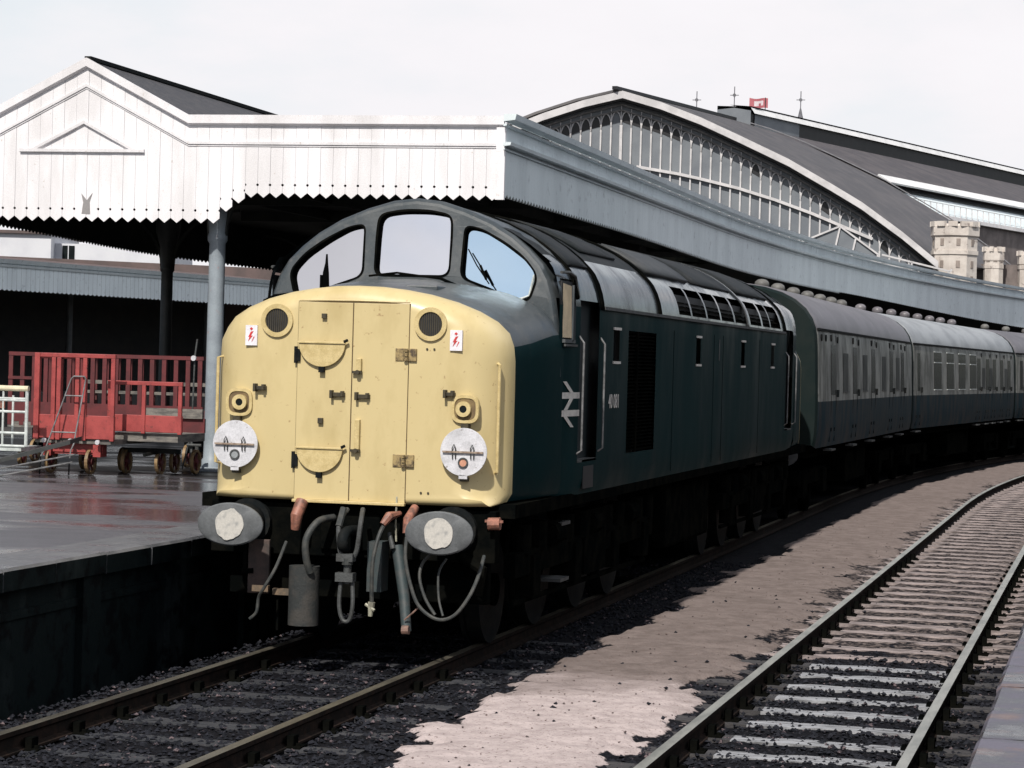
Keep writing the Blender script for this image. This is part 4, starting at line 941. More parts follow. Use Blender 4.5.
# side valance along the curved platform edge
sb = MB(); a = 11.86
def sz(a): return 4.47-(.50)*sstep(11.8, 75, a)**.8 if a > 11.8 else 4.47
a_ = 11.84
while a_ < 112:
    w_ = PIT*(1 if a_ < 45 else 2); a2 = a_+w_-.003
    zb = 4.53-.10*sstep(18, 34, a_)-.34*sstep(46, 80, a_)
    P = [K(q, -1.6-t, z) for t in (0, .022) for q, z in ((a_, zb), ((a_+a2)/2, zb-(.05 if a_ < 45 else .02)), (a2, zb), (a2, 5.40), (a_, 5.40))]
    sb.add(P, [(0, 1, 2, 3, 4), (9, 8, 7, 6, 5), (0, 5, 6, 1), (1, 6, 7, 2), (2, 7, 8, 3), (4, 3, 8, 9), (0, 4, 9, 5)]); a_ += w_
cb(sb, 'side_valance', FASS)
sm = MB(); aa = [11.70+.0]+[12+2*i for i in range(51)]
for (zt, h, t) in ((5.52, .09, .17), (5.40, .03, .05), (5.17, .05, .11), (5.09, .02, .03)):
    pr = ((t, zt), (t*.9, zt-h*.8), (.004, zt-h), (.004, zt)); vs = [K(a, -1.6+x, z) for a in aa for x, z in pr]
    sm.add(vs, [(i*4+k, i*4+(k+1) % 4, (i+1)*4+(k+1) % 4, (i+1)*4+k) for i in range(len(aa)-1) for k in range(4)]+[(0, 1, 2, 3)])
cb(sm, 'moulding', FASS)
# roof: slated ridge, flat decks, underside and timbers
rf = MB()
for x0, z0, x1, z1 in ((GX, GZ-.02, GR+.02, 5.46), (GX, GZ-.02, GL-.02, 5.46)):
    rf.add([(x, y, z+dz) for y in (11.84, 60) for (x, z) in ((x0, z0), (x1, z1)) for dz in (0, -.06)], [(0, 2, 6, 4), (1, 5, 7, 3), (0, 4, 5, 1), (2, 3, 7, 6), (0, 1, 3, 2), (4, 6, 7, 5)])
cb(rf, 'slate_roof', SLATE)
cb(MB().bar((GX, 11.8, GZ+.0), (GX, 60, GZ+.0), .09, .05), 'ridge_capping', DRK)
dk = MB(); vs = []
for a in [11.86]+[12+2*i for i in range(51)]:
    lft = -10.6-1.9*sstep(12, 30, a)-0*a
    for (x, z) in ((-1.66, 5.30), (-1.66, 5.18), ): vs.append(K(a, x, z))
    for (x, z) in ((lft, 5.18), (lft, 5.30)): vs.append(K(a, x, z))
NA = 52
dk.add(vs, [(i*4+k, i*4+(k+1) % 4, (i+1)*4+(k+1) % 4, (i+1)*4+k) for i in range(NA-1) for k in range(4)])
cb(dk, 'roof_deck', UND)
tb = MB()
for a in [12.2+4.9*i for i in range(16)]:
    tb.add([K(a+da, x, z) for da in (0, .14) for x, z in ((-1.75, 5.17), (-1.75, 4.98), (-10.5, 4.98), (-10.5, 5.17))], [(0, 1, 2, 3), (7, 6, 5, 4), (0, 1, 5, 4), (1, 2, 6, 5), (2, 3, 7, 6), (3, 0, 4, 7)])
for x in (-3.0, -4.4, -7.2, -8.8): tb.add([K(a, x+dx, z) for a in (12, 28, 40, 60, 80) for dx, z in ((0, 5.17), (.08, 5.17), (.08, 5.02), (0, 5.02))], [(i*4+k, i*4+(k+1) % 4, (i+1)*4+(k+1) % 4, (i+1)*4+k) for i in range(4) for k in range(4)])
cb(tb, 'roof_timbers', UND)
# valance on the canopy's far side, seen from inside
lv = MB(); a_ = 11.9
while a_ < 70:
    x = lambda a: -10.6-1.9*sstep(12, 30, a)
    P = [K(q, x(q)-t, z) for t in (0, .02) for q, z in ((a_, 4.35), (a_+.10, 4.30), (a_+.2, 4.35), (a_+.2, 5.3), (a_, 5.3))]
    lv.add(P, [(0, 1, 2, 3, 4), (9, 8, 7, 6, 5), (0, 5, 6, 1), (1, 6, 7, 2)]); a_ += .203
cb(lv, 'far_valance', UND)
def column(x, y, mat, base=True):
    c = MB(); N = 20
    for r_, z in ((.135, .88), (.135, 1.02), (.115, 1.05), (.110, 1.3), (.106, 3.6), (.105, 3.86), (.13, 3.90), (.13, 3.96), (.115, 4.0), (.15, 4.35), (.22, 4.6), (.24, 5.0)):
        c.v += [(x+r_*math.cos(2*PI*i/N), y+r_*math.sin(2*PI*i/N), z) for i in range(N)]
    c.f = [(k*N+i, k*N+(i+1) % N, (k+1)*N+(i+1) % N, (k+1)*N+i) for k in range(11) for i in range(N)]; c.m = [0]*len(c.f)
    cl = cb(c, 'column', mat, smooth=True)
    q = MB(); q.box(x-.17, x+.17, y-.17, y+.17, .86, .93); pl = q.build('column_base', mat, cl, bevel=.01)
    for sx in (-1, 1):
        br = MB(); pts = [Vector((x+sx*(.1+1.25*(1-math.cos(t))), y, 3.95+1.05*math.sin(t))) for t in [PI/2*k/10 for k in range(11)]]
        for i in range(10): br.bar(pts[i], pts[i+1], .05, .07, up=(0, 1, 0))
        br.build('arched_bracket', UND, cl)
    return cl
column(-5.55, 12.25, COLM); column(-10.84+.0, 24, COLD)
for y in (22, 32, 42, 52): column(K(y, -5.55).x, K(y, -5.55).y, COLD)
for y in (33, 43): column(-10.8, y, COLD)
# dark office building under the canopy, further along
SLIT = M('shadowed_stone_slit', (.30, .25, .22), (.2, .17, .15), scale=2)
SB = empty('station_building', K(36, -6.5, .88), 0, label='dark brick platform building in the deep shade under the near canopy', cat='building')
b = MB(); wa = [36+4*i for i in range(22)]; b.add([K(a, x, z)-K(36, -6.5, .88) for a in wa for x, z in ((-4.6, .88), (-4.6, 5.17), (-8.4, 5.17), (-8.4, .88))], [(i*4+k, i*4+(k+1) % 4, (i+1)*4+(k+1) % 4, (i+1)*4+k) for i in range(21) for k in range(4)]+[(0, 1, 2, 3)]); b.build('wall', BRICK, SB)
for y in (3, 7, 11): 
    b = MB(); b.box(1.9, 1.93, y, y+1.2, .9, 2.6); b.build('window', GLSD, SB)

# ---------------------------------------------------------------- luggage trolleys, barrow and props on the platform
PZ = .88
def wheel(parent, x, y, z, r=.155):
    w_ = MB(); w_.ring((x-.02, y, z), (1, 0, 0), r, r-.03, .04, 24); o_ = w_.build('wheel', BRASS, parent, smooth=False)
    s_ = MB(); s_.disc((x-.03, y, z), (1, 0, 0), .04, .06, 12)
    for k in range(6): a = k*PI/3; s_.bar((x, y, z), (x, y+math.cos(a)*(r-.02), z+math.sin(a)*(r-.02)), .015, .02, up=(1, 0, 0))
    s_.build('spokes', REDD, o_)
def frame_gate(b, x0, x1, y, z0, z1, posts, pan, w=.055, t=.045, mids=()):
    b.box(x0, x1, y, y+t, z1-.05, z1)
    for x in posts: b.box(x-w/2, x+w/2, y+.003, y+t-.003, z0, z1-.05)
    for z in mids: b.box(x0, x1, y+.006, y+t-.006, z-.02, z+.02)
# tall trolley, end on
T1 = empty('luggage_trolley', (-6.53, 10.6, PZ), 0, label='red platform trolley with a tall slatted end gate, a ladder leaning on it', cat='luggage trolley', group='red luggage trolleys')
def L1(mb, name, mat, par=None, **k): o_ = mb.build(name, mat, par or T1, **k); return o_
g1 = MB(); ox = -6.53
g1.box(-.53, .53, -.60, -.565, .44, .73)
frame_gate(g1, -.53, .53, -.62, .42, 1.49, (-.50, -.285, -.215, .03, .13, .50), 0)
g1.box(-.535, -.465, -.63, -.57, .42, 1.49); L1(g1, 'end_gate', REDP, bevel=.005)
g1 = MB(); g1.box(-.53, .53, -.57, .85, .38, .44); L1(g1, 'bed', TIMB)
g1 = MB()
for y in (.1, .83): g1.box(-.53, -.49, y, y+.05, .44, 1.45)
g1.box(-.53, -.49, -.57, .88, 1.42, 1.47); g1.box(-.53, -.49, -.57, .88, .44, .70); L1(g1, 'side_rail', REDP)
g1 = MB(); g1.box(-.40, .35, -.5, -.42, .27, .38); g1.box(-.42, -.32, -.56, -.36, .22, .40); g1.box(.24, .34, -.56, -.36, .22, .40); g1.bar((-.3, -.46, .27), (.3, -.46, .27), .05, .05); L1(g1, 'axle_frame', REDP)
for x, y in ((-.36, -.46), (.17, -.46), (-.36, .6), (.17, .6)): wheel(T1, x, y, .155)
g1 = MB()
for x in (-.38, -.03): g1.disc((x, -.62, .41), (0, -1, 0), .03, .03, 12)
g1.disc((.33, -.62, .405), (0, -1, 0), .03, .03, 12); L1(g1, 'lamp_stud', WHT)
# low-sided trolley beside it
T2 = empty('luggage_trolley', (-5.78, 10.95, PZ), 0, label='red platform trolley with a low barred side, between the tall one and the grey column', cat='luggage trolley', group='red luggage trolleys')
g1 = MB(); g1.box(-.46, .53, -.60, -.565, .54, .75); frame_gate(g1, -.46, .53, -.62, .52, 1.17, (-.43, .02, .50), 0, w=.05); g1.build('side_gate', REDP, T2, bevel=.005)
g1 = MB(); g1.box(-.40, .46, -.55, .4, .42, .52); g1.box(-.36, .44, .34, .40, .70, .82); g1.build('bed', TIMB, T2)
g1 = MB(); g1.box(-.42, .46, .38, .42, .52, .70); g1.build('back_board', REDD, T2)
for x, y in ((-.31, -.3), (.1, -.2), (.38, .3), (.1, .3)): wheel(T2, x, y, .155)
g1 = MB(); g1.bar((-.35, -.3, .3), (.4, -.3, .3), .05, .06); g1.bar((0, -.5, .25), (.15, -.2, .3), .04, .04); g1.build('axle_frame', DRK, T2)
# long cage trolley behind both
T3 = empty('luggage_trolley', (-7.0, 13.1, PZ), 0, label='long red cage trolley in the shade behind the other two', cat='luggage trolley', group='red luggage trolleys')
for y in (-.45, .45):
    g1 = MB(); n_p = 17
    g1.box(-1.65, 1.15, y, y+.04, 1.44, 1.49); g1.box(-1.65, 1.15, y+.005, y+.035, .55, .82 if y < 0 else .75)
    for k in range(n_p): x = -1.62+k*2.72/(n_p-1); g1.box(x-.03, x+.03, y+.006, y+.038, .5, 1.44)
    if y < 0: g1.box(-1.65, -1.30, y-.005, y+.035, 1.12, 1.16)
    g1.build('cage_side', REDD if y < 0 else REDX, T3)  # darker reds carry the canopy shade on this trolley
g1 = MB(); g1.box(-1.65, 1.15, -.44, .44, .47, .55); g1.box(-1.0, 1.1, .3, .33, 1.08, 1.13); g1.box(-1.0, 1.1, .3, .33, .95, .99); g1.build('bed', TIMB, T3)
for x, y in ((-1.3, -.3), (-1.3, .3), (.9, -.3), (.9, .3)): wheel(T3, x, y, .155)
g1 = MB(); g1.box(-1.35, -1.25, -.3, .3, .2, .47); g1.box(.85, .95, -.3, .3, .2, .47); g1.build('axle_frame', DRK, T3)
# steel steps leaning on the tall gate
lad = empty('ladder', (-6.62, 9.75, PZ), 0, label='small steel ladder leaning against the tall red trolley gate', cat='ladder')
g1 = MB(); g1.tube([(-.21, -.05, .22), (-.17, 0, .32), (.06, .20, 1.18), (.09, .21, 1.21), (.23, .21, 1.21), (.25, .20, 1.18)], .010, 8); g1.tube([(.25, .20, 1.18), (.19, .02, .38), (.17, -.02, .30), (.165, -.04, .16)], .010, 8); g1.build('side_tube', LADM, lad, smooth=True)
for z in (.52, .97): 
    t = (z-.32)/.86; g1 = MB(); g1.tube([(-.17+.23*t, .2*t, z), (.19+.05*t, .02+.17*t, z)], .009, 8); g1.build('rung', LADM, lad)
g1 = MB(); g1.tube([(-.21, -.05, .22), (-.215, -.06, .0)], .009, 6); g1.build('foot', DRK, lad); g1 = MB(); g1.tube([(.165, -.04, .16), (.165, -.05, .0)], .009, 6); g1.build('foot', DRK, lad)
# pale tubular barrow, cut by the frame
BW = empty('luggage_barrow', (-7.25, 9.5, PZ), 0, label='pale tubular barrow with a cream top rail at the left edge of the photo', cat='barrow')
g1 = MB(); g1.tube([(-.7, 0, 1.045), (.33, 0, 1.045)], .035, 10); g1.build('top_rail', CRM, BW)
g1 = MB()
for x in (-.65, .0, .31): g1.tube([(x, 0, 1.03), (x, 0, .34)], .022 if x else .014, 8)
for z in (.92, .90, .76, .50, .34): g1.tube([(-.7, 0, z), (.31, 0, z)], .016, 8)
g1.tube([(-.1, .5, .34), (-.1, .5, .95)], .015, 8); g1.build('frame', PWH, BW, smooth=True)
g1 = MB(); g1.box(-.7, .02, -.01, .01, .80, .90); g1.build('red_board', ORG, BW)
g1 = MB(); g1.box(-.7, .25, .0, .6, .28, .335); g1.build('deck', PWH, BW)
wheel(BW, .22, .1, .2, .1); wheel(BW, -.5, .1, .2, .1)
# plank and poles propped on the trolley's drawbar
RP = empty('loading_ramp', (-6.55, 9.2, PZ), 0, label='dark wooden ramp with two pale poles sloping up to the red trolley', cat='ramp')
g1 = MB(); g1.add([(x, y, z+dz) for (x, y, z) in ((-1.0, -.35, .0), (-1.0, .15, .05), (.32, .35, .44), (.32, .0, .40)) for dz in (0, .05)], [(0, 2, 4, 6), (1, 7, 5, 3), (0, 1, 3, 2), (2, 3, 5, 4), (4, 5, 7, 6), (6, 7, 1, 0)]); g1.build('board', M('dark_ramp_timber', (.022, .026, .026), (.045, .045, .045), scale=5, rough=.6), RP)
for dz, dy in ((-.11, 0), (-.20, -.05)):
    g1 = MB(); g1.tube([(-1.0, dy-.36, dz+.08), (.40, dy-.05, dz+.39)], .010, 6); g1.build('pole', LADM, RP)
# sack truck standing against the column
SK = empty('sack_truck', (-5.72, 12.0, PZ), 0, label='thin upright sack truck leaning on the left of the grey column', cat='sack truck')
g1 = MB(); g1.tube([(-.10, -.12, .02), (-.01, -.05, .5), (.0, -.02, 1.5), (.02, 0, 1.72)], .012, 8); g1.tube([(.03, -.14, .02), (.0, -.06, .45)], .016, 8); g1.build('frame', GRM, SK)
g1 = MB(); g1.tube([(-.04, -.12, .34), (.16, -.13, .34)], .02, 8); g1.box(.08, .12, -.14, -.10, .02, .34); g1.build('foot_bar', GRM, SK)
g1 = MB(); g1.disc((.0, -.05, 1.47), (0, -1, 0), .035, .03, 12); g1.build('grip', WHT, SK)

# ---------------------------------------------------------------- far platform canopy and buildings to the left
FC = empty('far_platform_canopy', (-29.2, 68, 0), 0, label='long grey valanced canopy of a distant platform, seen beneath the near canopy', cat='platform canopy')
def fcb(mb, name, mat): o_ = mb.build(name, mat); o_.parent = FC; o_.matrix_parent_inverse = Matrix.Translation((29.2, -68, 0)); return o_
A_, B_2 = Vector((-36.8, 30.0, 0)), Vector((-20.0, 114.0, 0)); dd = (B_2-A_); nn = Vector((dd.y, -dd.x, 0)).normalized()
def fp(t, off, z): p = A_+dd*t+nn*off; return Vector((p.x, p.y, z))
v_ = MB(); NN = 320
for i in range(NN):
    t0, t1 = i/NN, (i+.97)/NN; z0 = 4.40
    v_.add([fp(t0, 0, z0), fp((t0+t1)/2, 0, z0-.05), fp(t1, 0, z0), fp(t1, 0, 5.28), fp(t0, 0, 5.28)], [(0, 1, 2, 3, 4)])
fcb(v_, 'valance', FASS)
v_ = MB()
for zt, h, t in ((5.42, .14, .16), (5.24, .08, .08)): v_.add([fp(q, x, z) for q in (0, 1) for x, z in ((t, zt), (t*.5, zt-h), (-.02, zt-h), (-.02, zt))], [(0, 1, 5, 4), (1, 2, 6, 5), (2, 3, 7, 6), (3, 0, 4, 7)])
fcb(v_, 'moulding', FASS)
v_ = MB(); v_.add([fp(q, x, z) for q in (0, 1) for x, z in ((-.03, 5.35), (-.03, 5.2), (-9, 5.2), (-9, 5.35), (-4.5, 5.75))], [(0, 1, 6, 5), (1, 2, 7, 6), (2, 3, 8, 7), (3, 4, 9, 8), (4, 0, 5, 9)]); fcb(v_, 'roof', BRWN)
for t in [i/9 for i in range(10)]:
    v_ = MB(); p = fp(t, -2.5, 0); v_.tube([(p.x, p.y, .8), (p.x, p.y, 5.2)], .12, 12); fcb(v_, 'column', COLD)
v_ = MB(); v_.add([fp(q, x, z) for q in (0, 1) for x, z in ((-.6, -.3), (-.6, .88), (-10, .88), (-10, -.3))], [(0, 1, 5, 4), (1, 2, 6, 5), (2, 3, 7, 6)])
tag(v_.build('platform_far', BRICK), kind='structure')
FB = MB(); FB.add([fp(q, x, z) for q in (0, 1) for x, z in ((-5, .88), (-5, 5.18), (-9, 5.18), (-9, .88))], [(0, 1, 5, 4), (1, 2, 6, 5), (2, 3, 7, 6), (0, 1, 2, 3), (7, 6, 5, 4)])
tag(FB.build('platform_offices', BRICK), 'dark platform offices in shade under the far canopy at left', 'building')
def house():
    H_ = empty('white_house', CW(-24.6, 125, 0), TH, label='white rendered house with a small dark window, far off between the two canopies at left', cat='house')
    b = MB(); b.box(-6, 1.6, 0, 8, 0, 8.1); b.box(1.6, 7.6, 1.0, 8, 0, 7.7); b.build('wall', HOUSE, H_)
    b = MB(); b.box(-6.2, 1.8, -.2, 8.2, 8.1, 8.25); b.build('roof', BRWN, H_)
    b = MB(); b.box(2.0, 2.6, .95, 1.02, 6.9, 7.6); w_ = b.build('window', GLSD, H_)
    b = MB(); b.box(2.28, 2.32, .92, .96, 6.9, 7.6); b.build('window_frame', HOUSE, w_)
house()
b = MB(); b.add([(x, y, z) for y in (0, 9) for x, z in ((-12, 0), (-12, 6.45), (12, 6.0), (12, 0))], [(0, 1, 2, 3), (7, 6, 5, 4), (1, 5, 6, 2)])
lr = tag(b.build('low_warehouse', BRWN), 'long low brown roofed warehouse behind the far canopy at left', 'warehouse'); lr.location = CW(-16, 108, 0); lr.rotation_euler = (0, 0, TH)

# ---------------------------------------------------------------- the great train shed
SH = empty('train_shed', CW(6.05, 150), TH, label='great arched train shed with a glazed gable screen of pointed arches behind the canopy', cat='train shed')
RP_ = [(0, 18.6), (2.27, 18.0), (4.67, 17.15), (7.1, 16.1), (9.9, 14.85), (12.5, 13.44), (14.3, 12.42), (16.7, 10.76), (18.9, 9.05)]
def rz_(x):
    x = abs(x)
    for i in range(len(RP_)-1):
        if RP_[i][0] <= x <= RP_[i+1][0]: a, b_ = RP_[i], RP_[i+1]; return a[1]+(b_[1]-a[1])*(x-a[0])/(b_[0]-a[0])
    return 9.05
RPF = [(-x, z) for x, z in reversed(RP_[1:])]+RP_
# bargeboard: white band proud of the screen
b = MB()
for i in range(len(RPF)-1):
    (x0, z0), (x1, z1) = RPF[i], RPF[i+1]
    b.add([(x, y, z+dz) for (x, z) in ((x0, z0), (x1, z1)) for y in (-1.0, -.75) for dz in (-.45, -.02)], [(0, 1, 3, 2), (4, 6, 7, 5), (0, 4, 5, 1), (2, 3, 7, 6), (0, 2, 6, 4), (1, 5, 7, 3)])
b.build('bargeboard', MULL, SH)
b = MB()
for i in range(len(RPF)-1):
    (x0, z0), (x1, z1) = RPF[i], RPF[i+1]
    b.add([(x, y, z+dz) for (x, z) in ((x0, z0), (x1, z1)) for y in (-.74, 0) for dz in (-.55, -.45)], [(0, 1, 3, 2), (4, 6, 7, 5), (0, 4, 5, 1), (2, 3, 7, 6), (0, 2, 6, 4), (1, 5, 7, 3)])
b.build('eaves_soffit', DARKG, SH)
# glazed screen
b = MB(); top = [(x, z-.5) for x, z in RPF]; b.add([(x, .12, z) for x, z in top]+[(x, .12, 4) for x, z in top], [(i, i+1, len(top)+i+1, len(top)+i) for i in range(len(top)-1)]); b.build('screen_glazing', SGLS, SH)
mu = MB(); ar = MB(); pk_ = MB(); dk_ = MB(); MP = .598; brk = random.Random(11)
for k in range(-30, 31):
    x = k*MP
    zt = rz_(x)-1.6
    thick = .09 if k else .16
    mu.box(x-thick/2*1.05, x+thick/2*1.05, -.02, .10, 4.2, zt-.35)
    x2 = x+MP; zt2 = rz_(x2)-1.6
    # pointed arch between this mullion and the next
    xm = (x+x2)/2; zp = (zt+zt2)/2+.52
    for sx, zz in ((x, zt-.35), (x2, zt2-.35)):
        pts = []
        for q in range(6):
            t = q/5; xx = sx+(xm-sx)*(1-math.cos(t*PI/2)) if True else 0; z3 = zz+(zp-zz)*math.sin(t*PI/2)**.9; pts.append((xx, .03, z3))
        for q in range(5): ar.bar(pts[q], pts[q+1], .06, .05, up=(0, 1, 0))
    ar.bar((x, .03, zt-.4), (x, .03, zt+.78), .05, .045, up=(0, 1, 0))
    if brk.random() < (.75 if -14 < k < 9 else .15):
        dk_ = MB(); dk_.add([(x+.05, .10, zt-.15), (x2-.05, .10, zt2-.15), (x2-.05, .10, zt2+.20), (xm, .10, zp-.02), (x+.05, .10, zt+.20)], [(0, 1, 2, 3, 4)]); dk_.build('broken_pane', DARKG, SH)
mu.build('mullions', MULL, SH); ar.build('arched_tracery', MULL, SH)
for sg in (1, -1):
    b = MB(); pts = [(sg*x, -.05, z) for x, z in ((.97, 14.2), (3.4, 13.85), (4.66, 13.61), (7.0, 13.1), (9.26, 12.46), (11.5, 11.7), (13.3, 11.0), (15.1, 10.3))]
    for i in range(7): b.bar(pts[i], pts[i+1], .14, .17)
    b.build('transom', MULL, SH)
b = MB(); pts = [(x, -.04, z-.62-.12) for x, z in RPF]
for i in range(len(pts)-1): b.bar(pts[i], pts[i+1], .10, .10); b.bar(Vector(pts[i])-Vector((0, 0, .32)), Vector(pts[i+1])-Vector((0, 0, .32)), .08, .08)
b.build('arch_rib', M('grimy_ironwork', (.22, .21, .21), (.12, .12, .12), scale=2), SH)
# roof: front bay, then the longer main roof with its raised lantern
D1 = Vector((.46, .888, 0)).normalized(); D2 = Vector((.515, .857, 0)).normalized(); E1 = D1*17.6
def roofsheet(prof_, p0, p1, mat, name, dz=0):
    b = MB(); n = len(prof_); b.v = [(x+p.x, y_+p.y, z+dz) for p, y_ in ((p0, 0), (p1, 0)) for x, z in prof_]
    b.f = [(i, i+1, n+i+1, n+i) for i in range(n-1)]; b.m = [0]*(n-1); o_ = b.build(name, mat, SH); md_ = o_.modifiers.new('s', 'SOLIDIFY'); md_.thickness = .15; return o_
roofsheet(RPF, Vector((-.46, -.95, 0)), E1, SLATE2, 'front_roof', .05)
b = MB(); b.bar(Vector((-.5, -1.2, 18.72)), Vector((E1.x, E1.y, 18.72)), .3, .2); b.build('ridge_capping', DARKG, SH)
mainp = [(-9.4, 15.25), (-7, 16.3), (-5, 17.05), (-2.2, 18.0), (2.2, 18.0), (5, 17.05), (7, 16.3), (9.4, 15.25)]
E2 = E1+D2*90
SLATE3 = M('main_roof_covering', (.055, .05, .055), (.085, .075, .078), scale=.8, stretch=(1, 1, .2), rough=.7, bump=.2, bscale=3)
roofsheet(mainp, E1, E2, SLATE3, 'main_roof', .02)
b = MB()
# white sloped strip under the main slates, pale glazed strip, its edge, dark wall
for (x0, z0, x1, z1, mt, nm) in ((9.42, 15.30, 10.3, 14.78, M('white_roof_strip', (.72, .72, .72), (.62, .62, .62), scale=1), 'upper_roof_strip'), (9.8, 14.55, 11.6, 13.1, FASS, 'lower_glazing'), (11.52, 13.12, 11.60, 12.85, MULL, 'gutter'), (11.4, 12.9, 11.4, 3, DSTON, 'side_wall')):
    q = MB(); q.add([(x+p.x, p.y, z) for p in (E1, E2) for x, z in ((x0, z0), (x1, z1))], [(0, 1, 3, 2)]); o_ = q.build(nm, mt, SH); md_ = o_.modifiers.new('s', 'SOLIDIFY'); md_.thickness = .12
q = MB(); q.add([(x+p.x, p.y, z) for p in (E1, E2) for x, z in ((9.6, 14.72), (10.15, 14.45))], [(0, 1, 3, 2)]); q.build('eaves_shadow_gap', DARKG, SH)  # dark sheet standing in for the shade under the eaves
q = MB()
for k in range(60): p = E1+D2*(k*1.1+.5); q.box(11.55+p.x-.03, 11.55+p.x+.03, p.y-.03, p.y+.03, 13.1, 13.9)
q.bar((11.55+E1.x, E1.y, 13.9), (11.55+E2.x, E2.y, 13.9), .04, .04); q.build('roof_railing', MULL, SH)
q = MB(); q.add([(x+E1.x, E1.y, z) for x, z in ((9.3, 15.3), (11.6, 13.1), (15, 11.9), (18.9, 9.0), (18.9, 4), (9.3, 4))], [tuple(range(6))]); q.build('end_wall', DSTON, SH)
L0 = E1-D2*.2; WRF = M('white_roof_strip', (.72, .72, .72), (.62, .62, .62), scale=1)
q = MB()
for (x0, z0, x1, z1, mi) in ((-1.1, 19.55, 1.1, 19.55, 0), (1.1, 19.50, 1.35, 19.12, 1), (1.1, 19.12, 1.0, 18.1, 0), (-1.1, 19.55, -1.1, 18.1, 0)):
    q.add([(x+p.x, p.y, z) for p in (L0, E2) for x, z in ((x0, z0), (x1, z1))], [(0, 1, 3, 2)], mi)
q.build('ridge_lantern', [DARKG, WRF, SLATE], SH)
q = MB(); q.add([(x+L0.x, L0.y+y, z) for x, y, z in ((-1.1, 0, 18), (1.1, 0, 18), (1.1, 0, 19.3), (0, 0, 19.45), (-1.1, 0, 19.3))], [(0, 1, 2, 3, 4)]); q.build('lantern_end', SGLS, SH); q = MB()
q.add([(x+p.x, p.y, z) for p in (L0, E2) for x, z in ((-.3, 19.64), (1.15, 19.58))], [(0, 1, 3, 2)]); q.build('lantern_capping', DRK, SH)
q = MB(); pf = [(x+E1.x, E1.y-.1, z+.16) for x, z in RPF[len(RPF)//2:]]
for i in range(len(pf)-1): q.bar(pf[i], pf[i+1], .12, .06)
q.build('lead_flashing', M('grey_lead', (.2, .2, .22), (.15, .15, .16)), SH)
q = MB(); p = L0+D2*.5; q.add([(1.15+p.x, p.y, 18.1), (1.15+p.x, p.y, 19.5), (1.15+p.x+D2.x*7, p.y+D2.y*7, 19.15), (1.15+p.x+D2.x*7, p.y+D2.y*7, 18.1)], [(0, 1, 2, 3)]); q.build('lantern_glazing', SGLS, SH)
# iron finials and flag
for i, (x, y, z0, z1, nm) in enumerate(((6.2, 25, 18.3, 21.5, 'plain'), (8.8, 25, 18.3, 21.9, 'plain'), (13.4, 25, 19.3, 21.7, 'cone'))):
    F = empty('roof_finial', SH.matrix_world @ Vector((0, 0, 0)), 0, label=('leftmost thin iron finial above the train shed roof', 'thin iron finial just left of the red flag', 'iron finial with a conical base, right of the red flag')[i], cat='finial', group='finials on the shed ridge')
    p = CW(6.05+x, 150+y, z0); F.location = p
    q = MB(); q.tube([(0, 0, 0), (0, 0, z1-z0)], .035, 6); q.bar((-.3, 0, z1-z0-.6), (.3, 0, z1-z0-.6), .05, .05); q.disc((0, -.03, z1-z0-.6), (0, -1, 0), .12, .05, 10)
    q.build('spike', M('iron_grey_spike', (.14, .14, .16), (.1, .1, .11), scale=4), F)
    if nm == 'cone': q = MB(); q.tube([(0, 0, 0), (0, 0, .5), (0, 0, 1.2)], [.45, .2, .05], 8); q.build('cone_base', M('iron_grey_spike', (.14, .14, .16)), F)
FL = empty('flag', CW(6.05+10.6, 175, 19.4), TH, label='small red and white flag flying above the train shed ridge', cat='flag')
q = MB(); q.tube([(.35, 0, 0), (.35, 0, 1.8)], .03, 6); q.build('pole', GRM, FL)
q = MB(); 
for i in range(8):
    for j in range(4):
        X0, X1 = -.75+i*.16, -.75+(i+1)*.16; z = lambda x, j: 1.05+j*.17+.05*math.sin(x*5)
        q.add([(X0, .06*math.sin(X0*6), z(X0, j)), (X1, .06*math.sin(X1*6), z(X1, j)), (X1, .06*math.sin(X1*6), z(X1, j+1)), (X0, .06*math.sin(X0*6), z(X0, j+1))], [(0, 1, 2, 3)], 1 if (j in (1, 2) and 1 < i < 6 and not (i == 4 and j == 1)) else 0)
q.build('cloth', [M('red_bunting', (.42, .12, .14), (.36, .10, .12), scale=4), M('white_bunting', (.7, .62, .64))], FL)

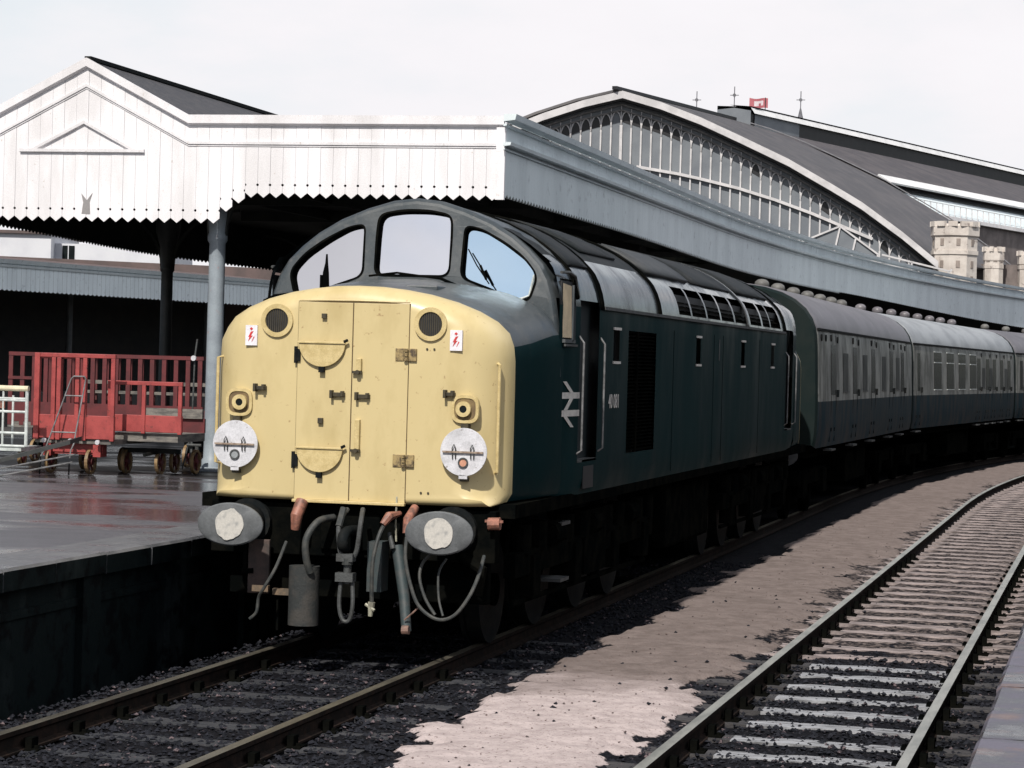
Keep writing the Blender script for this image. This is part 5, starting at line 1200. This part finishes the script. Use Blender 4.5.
# castellated turrets beside the shed
def turret(x, Y, r, z0, z1, label, bands, slits, mat=STONE):
    T = empty('stone_turret', CW(x, Y, 0), TH, label=label, cat='turret', group='stone turrets beside the shed'); N = 8
    q = MB(); prof2 = [(r, 0), (r, z1-1.1), (r*1.08, z1-1.0), (r*1.08, z1-.45)]
    for rr, z in prof2: q.v += [(rr*math.cos(2*PI*(i+.5)/N), rr*math.sin(2*PI*(i+.5)/N), z) for i in range(N)]
    q.f = [(k*N+i, k*N+(i+1) % N, (k+1)*N+(i+1) % N, (k+1)*N+i) for k in range(3) for i in range(N)]+[tuple(range(3*N, 4*N))]; q.m = [0]*len(q.f)
    w_ = q.build('wall', mat, T)
    q = MB(); n_m = 12 if r > .8 else 8
    for i in range(n_m):
        a = 2*PI*(i+.5)/n_m; c = Vector((math.cos(a), math.sin(a), 0))*r*1.0; tn = Vector((-math.sin(a), math.cos(a), 0))
        q.bar(c-tn*r*.2+Vector((0, 0, z1-.32)), c+tn*r*.2+Vector((0, 0, z1-.32)), .2, .3)
    q.build('battlement', mat, w_)
    for zb in bands:
        q = MB(); q.v = []
        for z in (zb-.12, zb+.12): q.v += [(r*1.05*math.cos(2*PI*(i+.5)/N), r*1.05*math.sin(2*PI*(i+.5)/N), z) for i in range(N)]
        q.f = [(i, (i+1) % N, N+(i+1) % N, N+i) for i in range(N)]+[tuple(range(N)), tuple(range(N, 2*N))]; q.m = [0]*len(q.f); q.build('string_course', mat, w_)
    for zs in slits:
        q = MB()
        for i in range(N):
            a = 2*PI*(i)/N; rr = r*math.cos(PI/N)+.01; c = Vector((math.cos(a)*rr, math.sin(a)*rr, zs)); tn = Vector((-math.sin(a), math.cos(a), 0)); q.bar(c-tn*.12, c+tn*.12, .04, .42)
        q.build('window_slit', SLIT, w_)
turret(26.05, 150, 1.36, 0, 11.6, 'large pale octagonal stone turret at the right foot of the shed arch', (9.6,), (10.2, 8.9, 8.0))
turret(29.9, 158, .62, 0, 10.6, 'slim stone turret to the right of the large pale one', (9.2,), (9.7,))
turret(28.6, 160, .5, 0, 10.2, 'small stone pinnacle close behind the large turret', (9.2,), ())
turret(32.2, 158, .75, 0, 10.4, 'stone turret at the very right edge of the photo', (9.2,), (9.7,))
q = MB(); q.box(-4.2, 8, 0, .6, 0, 9.4); 
o_ = q.build('parapet_wall', DSTON); tag(o_, 'dark stone parapet wall joining the turrets at right', 'wall'); o_.location = CW(31, 159, 0); o_.rotation_euler = (0, 0, TH)
# small glazed roof over the canopy, left of the turret
GS_ = empty('glazed_skylight', CW(15.1, 118, 0), TH, label='small white-framed glass roof poking above the canopy near the turret', cat='skylight')
q = MB(); q.add([(-1.7, 0, 8.4), (0, 0, 9.15), (1.8, 0, 7.9), (1.8, 0, 6.55), (-1.7, 0, 6.55), (-1.7, 6, 8.4), (0, 6, 9.15), (1.8, 6, 7.9)], [(0, 1, 2, 3, 4), (0, 5, 6, 1), (1, 6, 7, 2)]); q.build('glazing', SGLS, GS_)
q = MB()
for a, b_ in (((-1.8, -.05, 8.38), (0, -.05, 9.17)), ((0, -.05, 9.17), (1.9, -.05, 7.85)), ((0, -.05, 9.1), (-.5, -.05, 6.6)), ((.75, -.05, 8.6), (.35, -.05, 6.6)), ((1.8, -.05, 7.9), (1.8, -.05, 6.6)), ((1.2, -.05, 7.6), (2.3, -.05, 7.5)), ((2.0, -.05, 7.9), (5.2, -.05, 7.2)), ((2.0, -.05, 7.5), (5.2, -.05, 7.0)), ((3.4, -.05, 6.6), (3.4, -.05, 7.6)), ((4.6, -.05, 6.6), (5.3, -.05, 7.3))): q.bar(a, b_, .08, .08)
q.build('frame', MULL, GS_)
q = MB(); q.box(-2.4, 2.2, 0, 6, 0, 6.55); q.build('base_wall', DSTON, GS_)
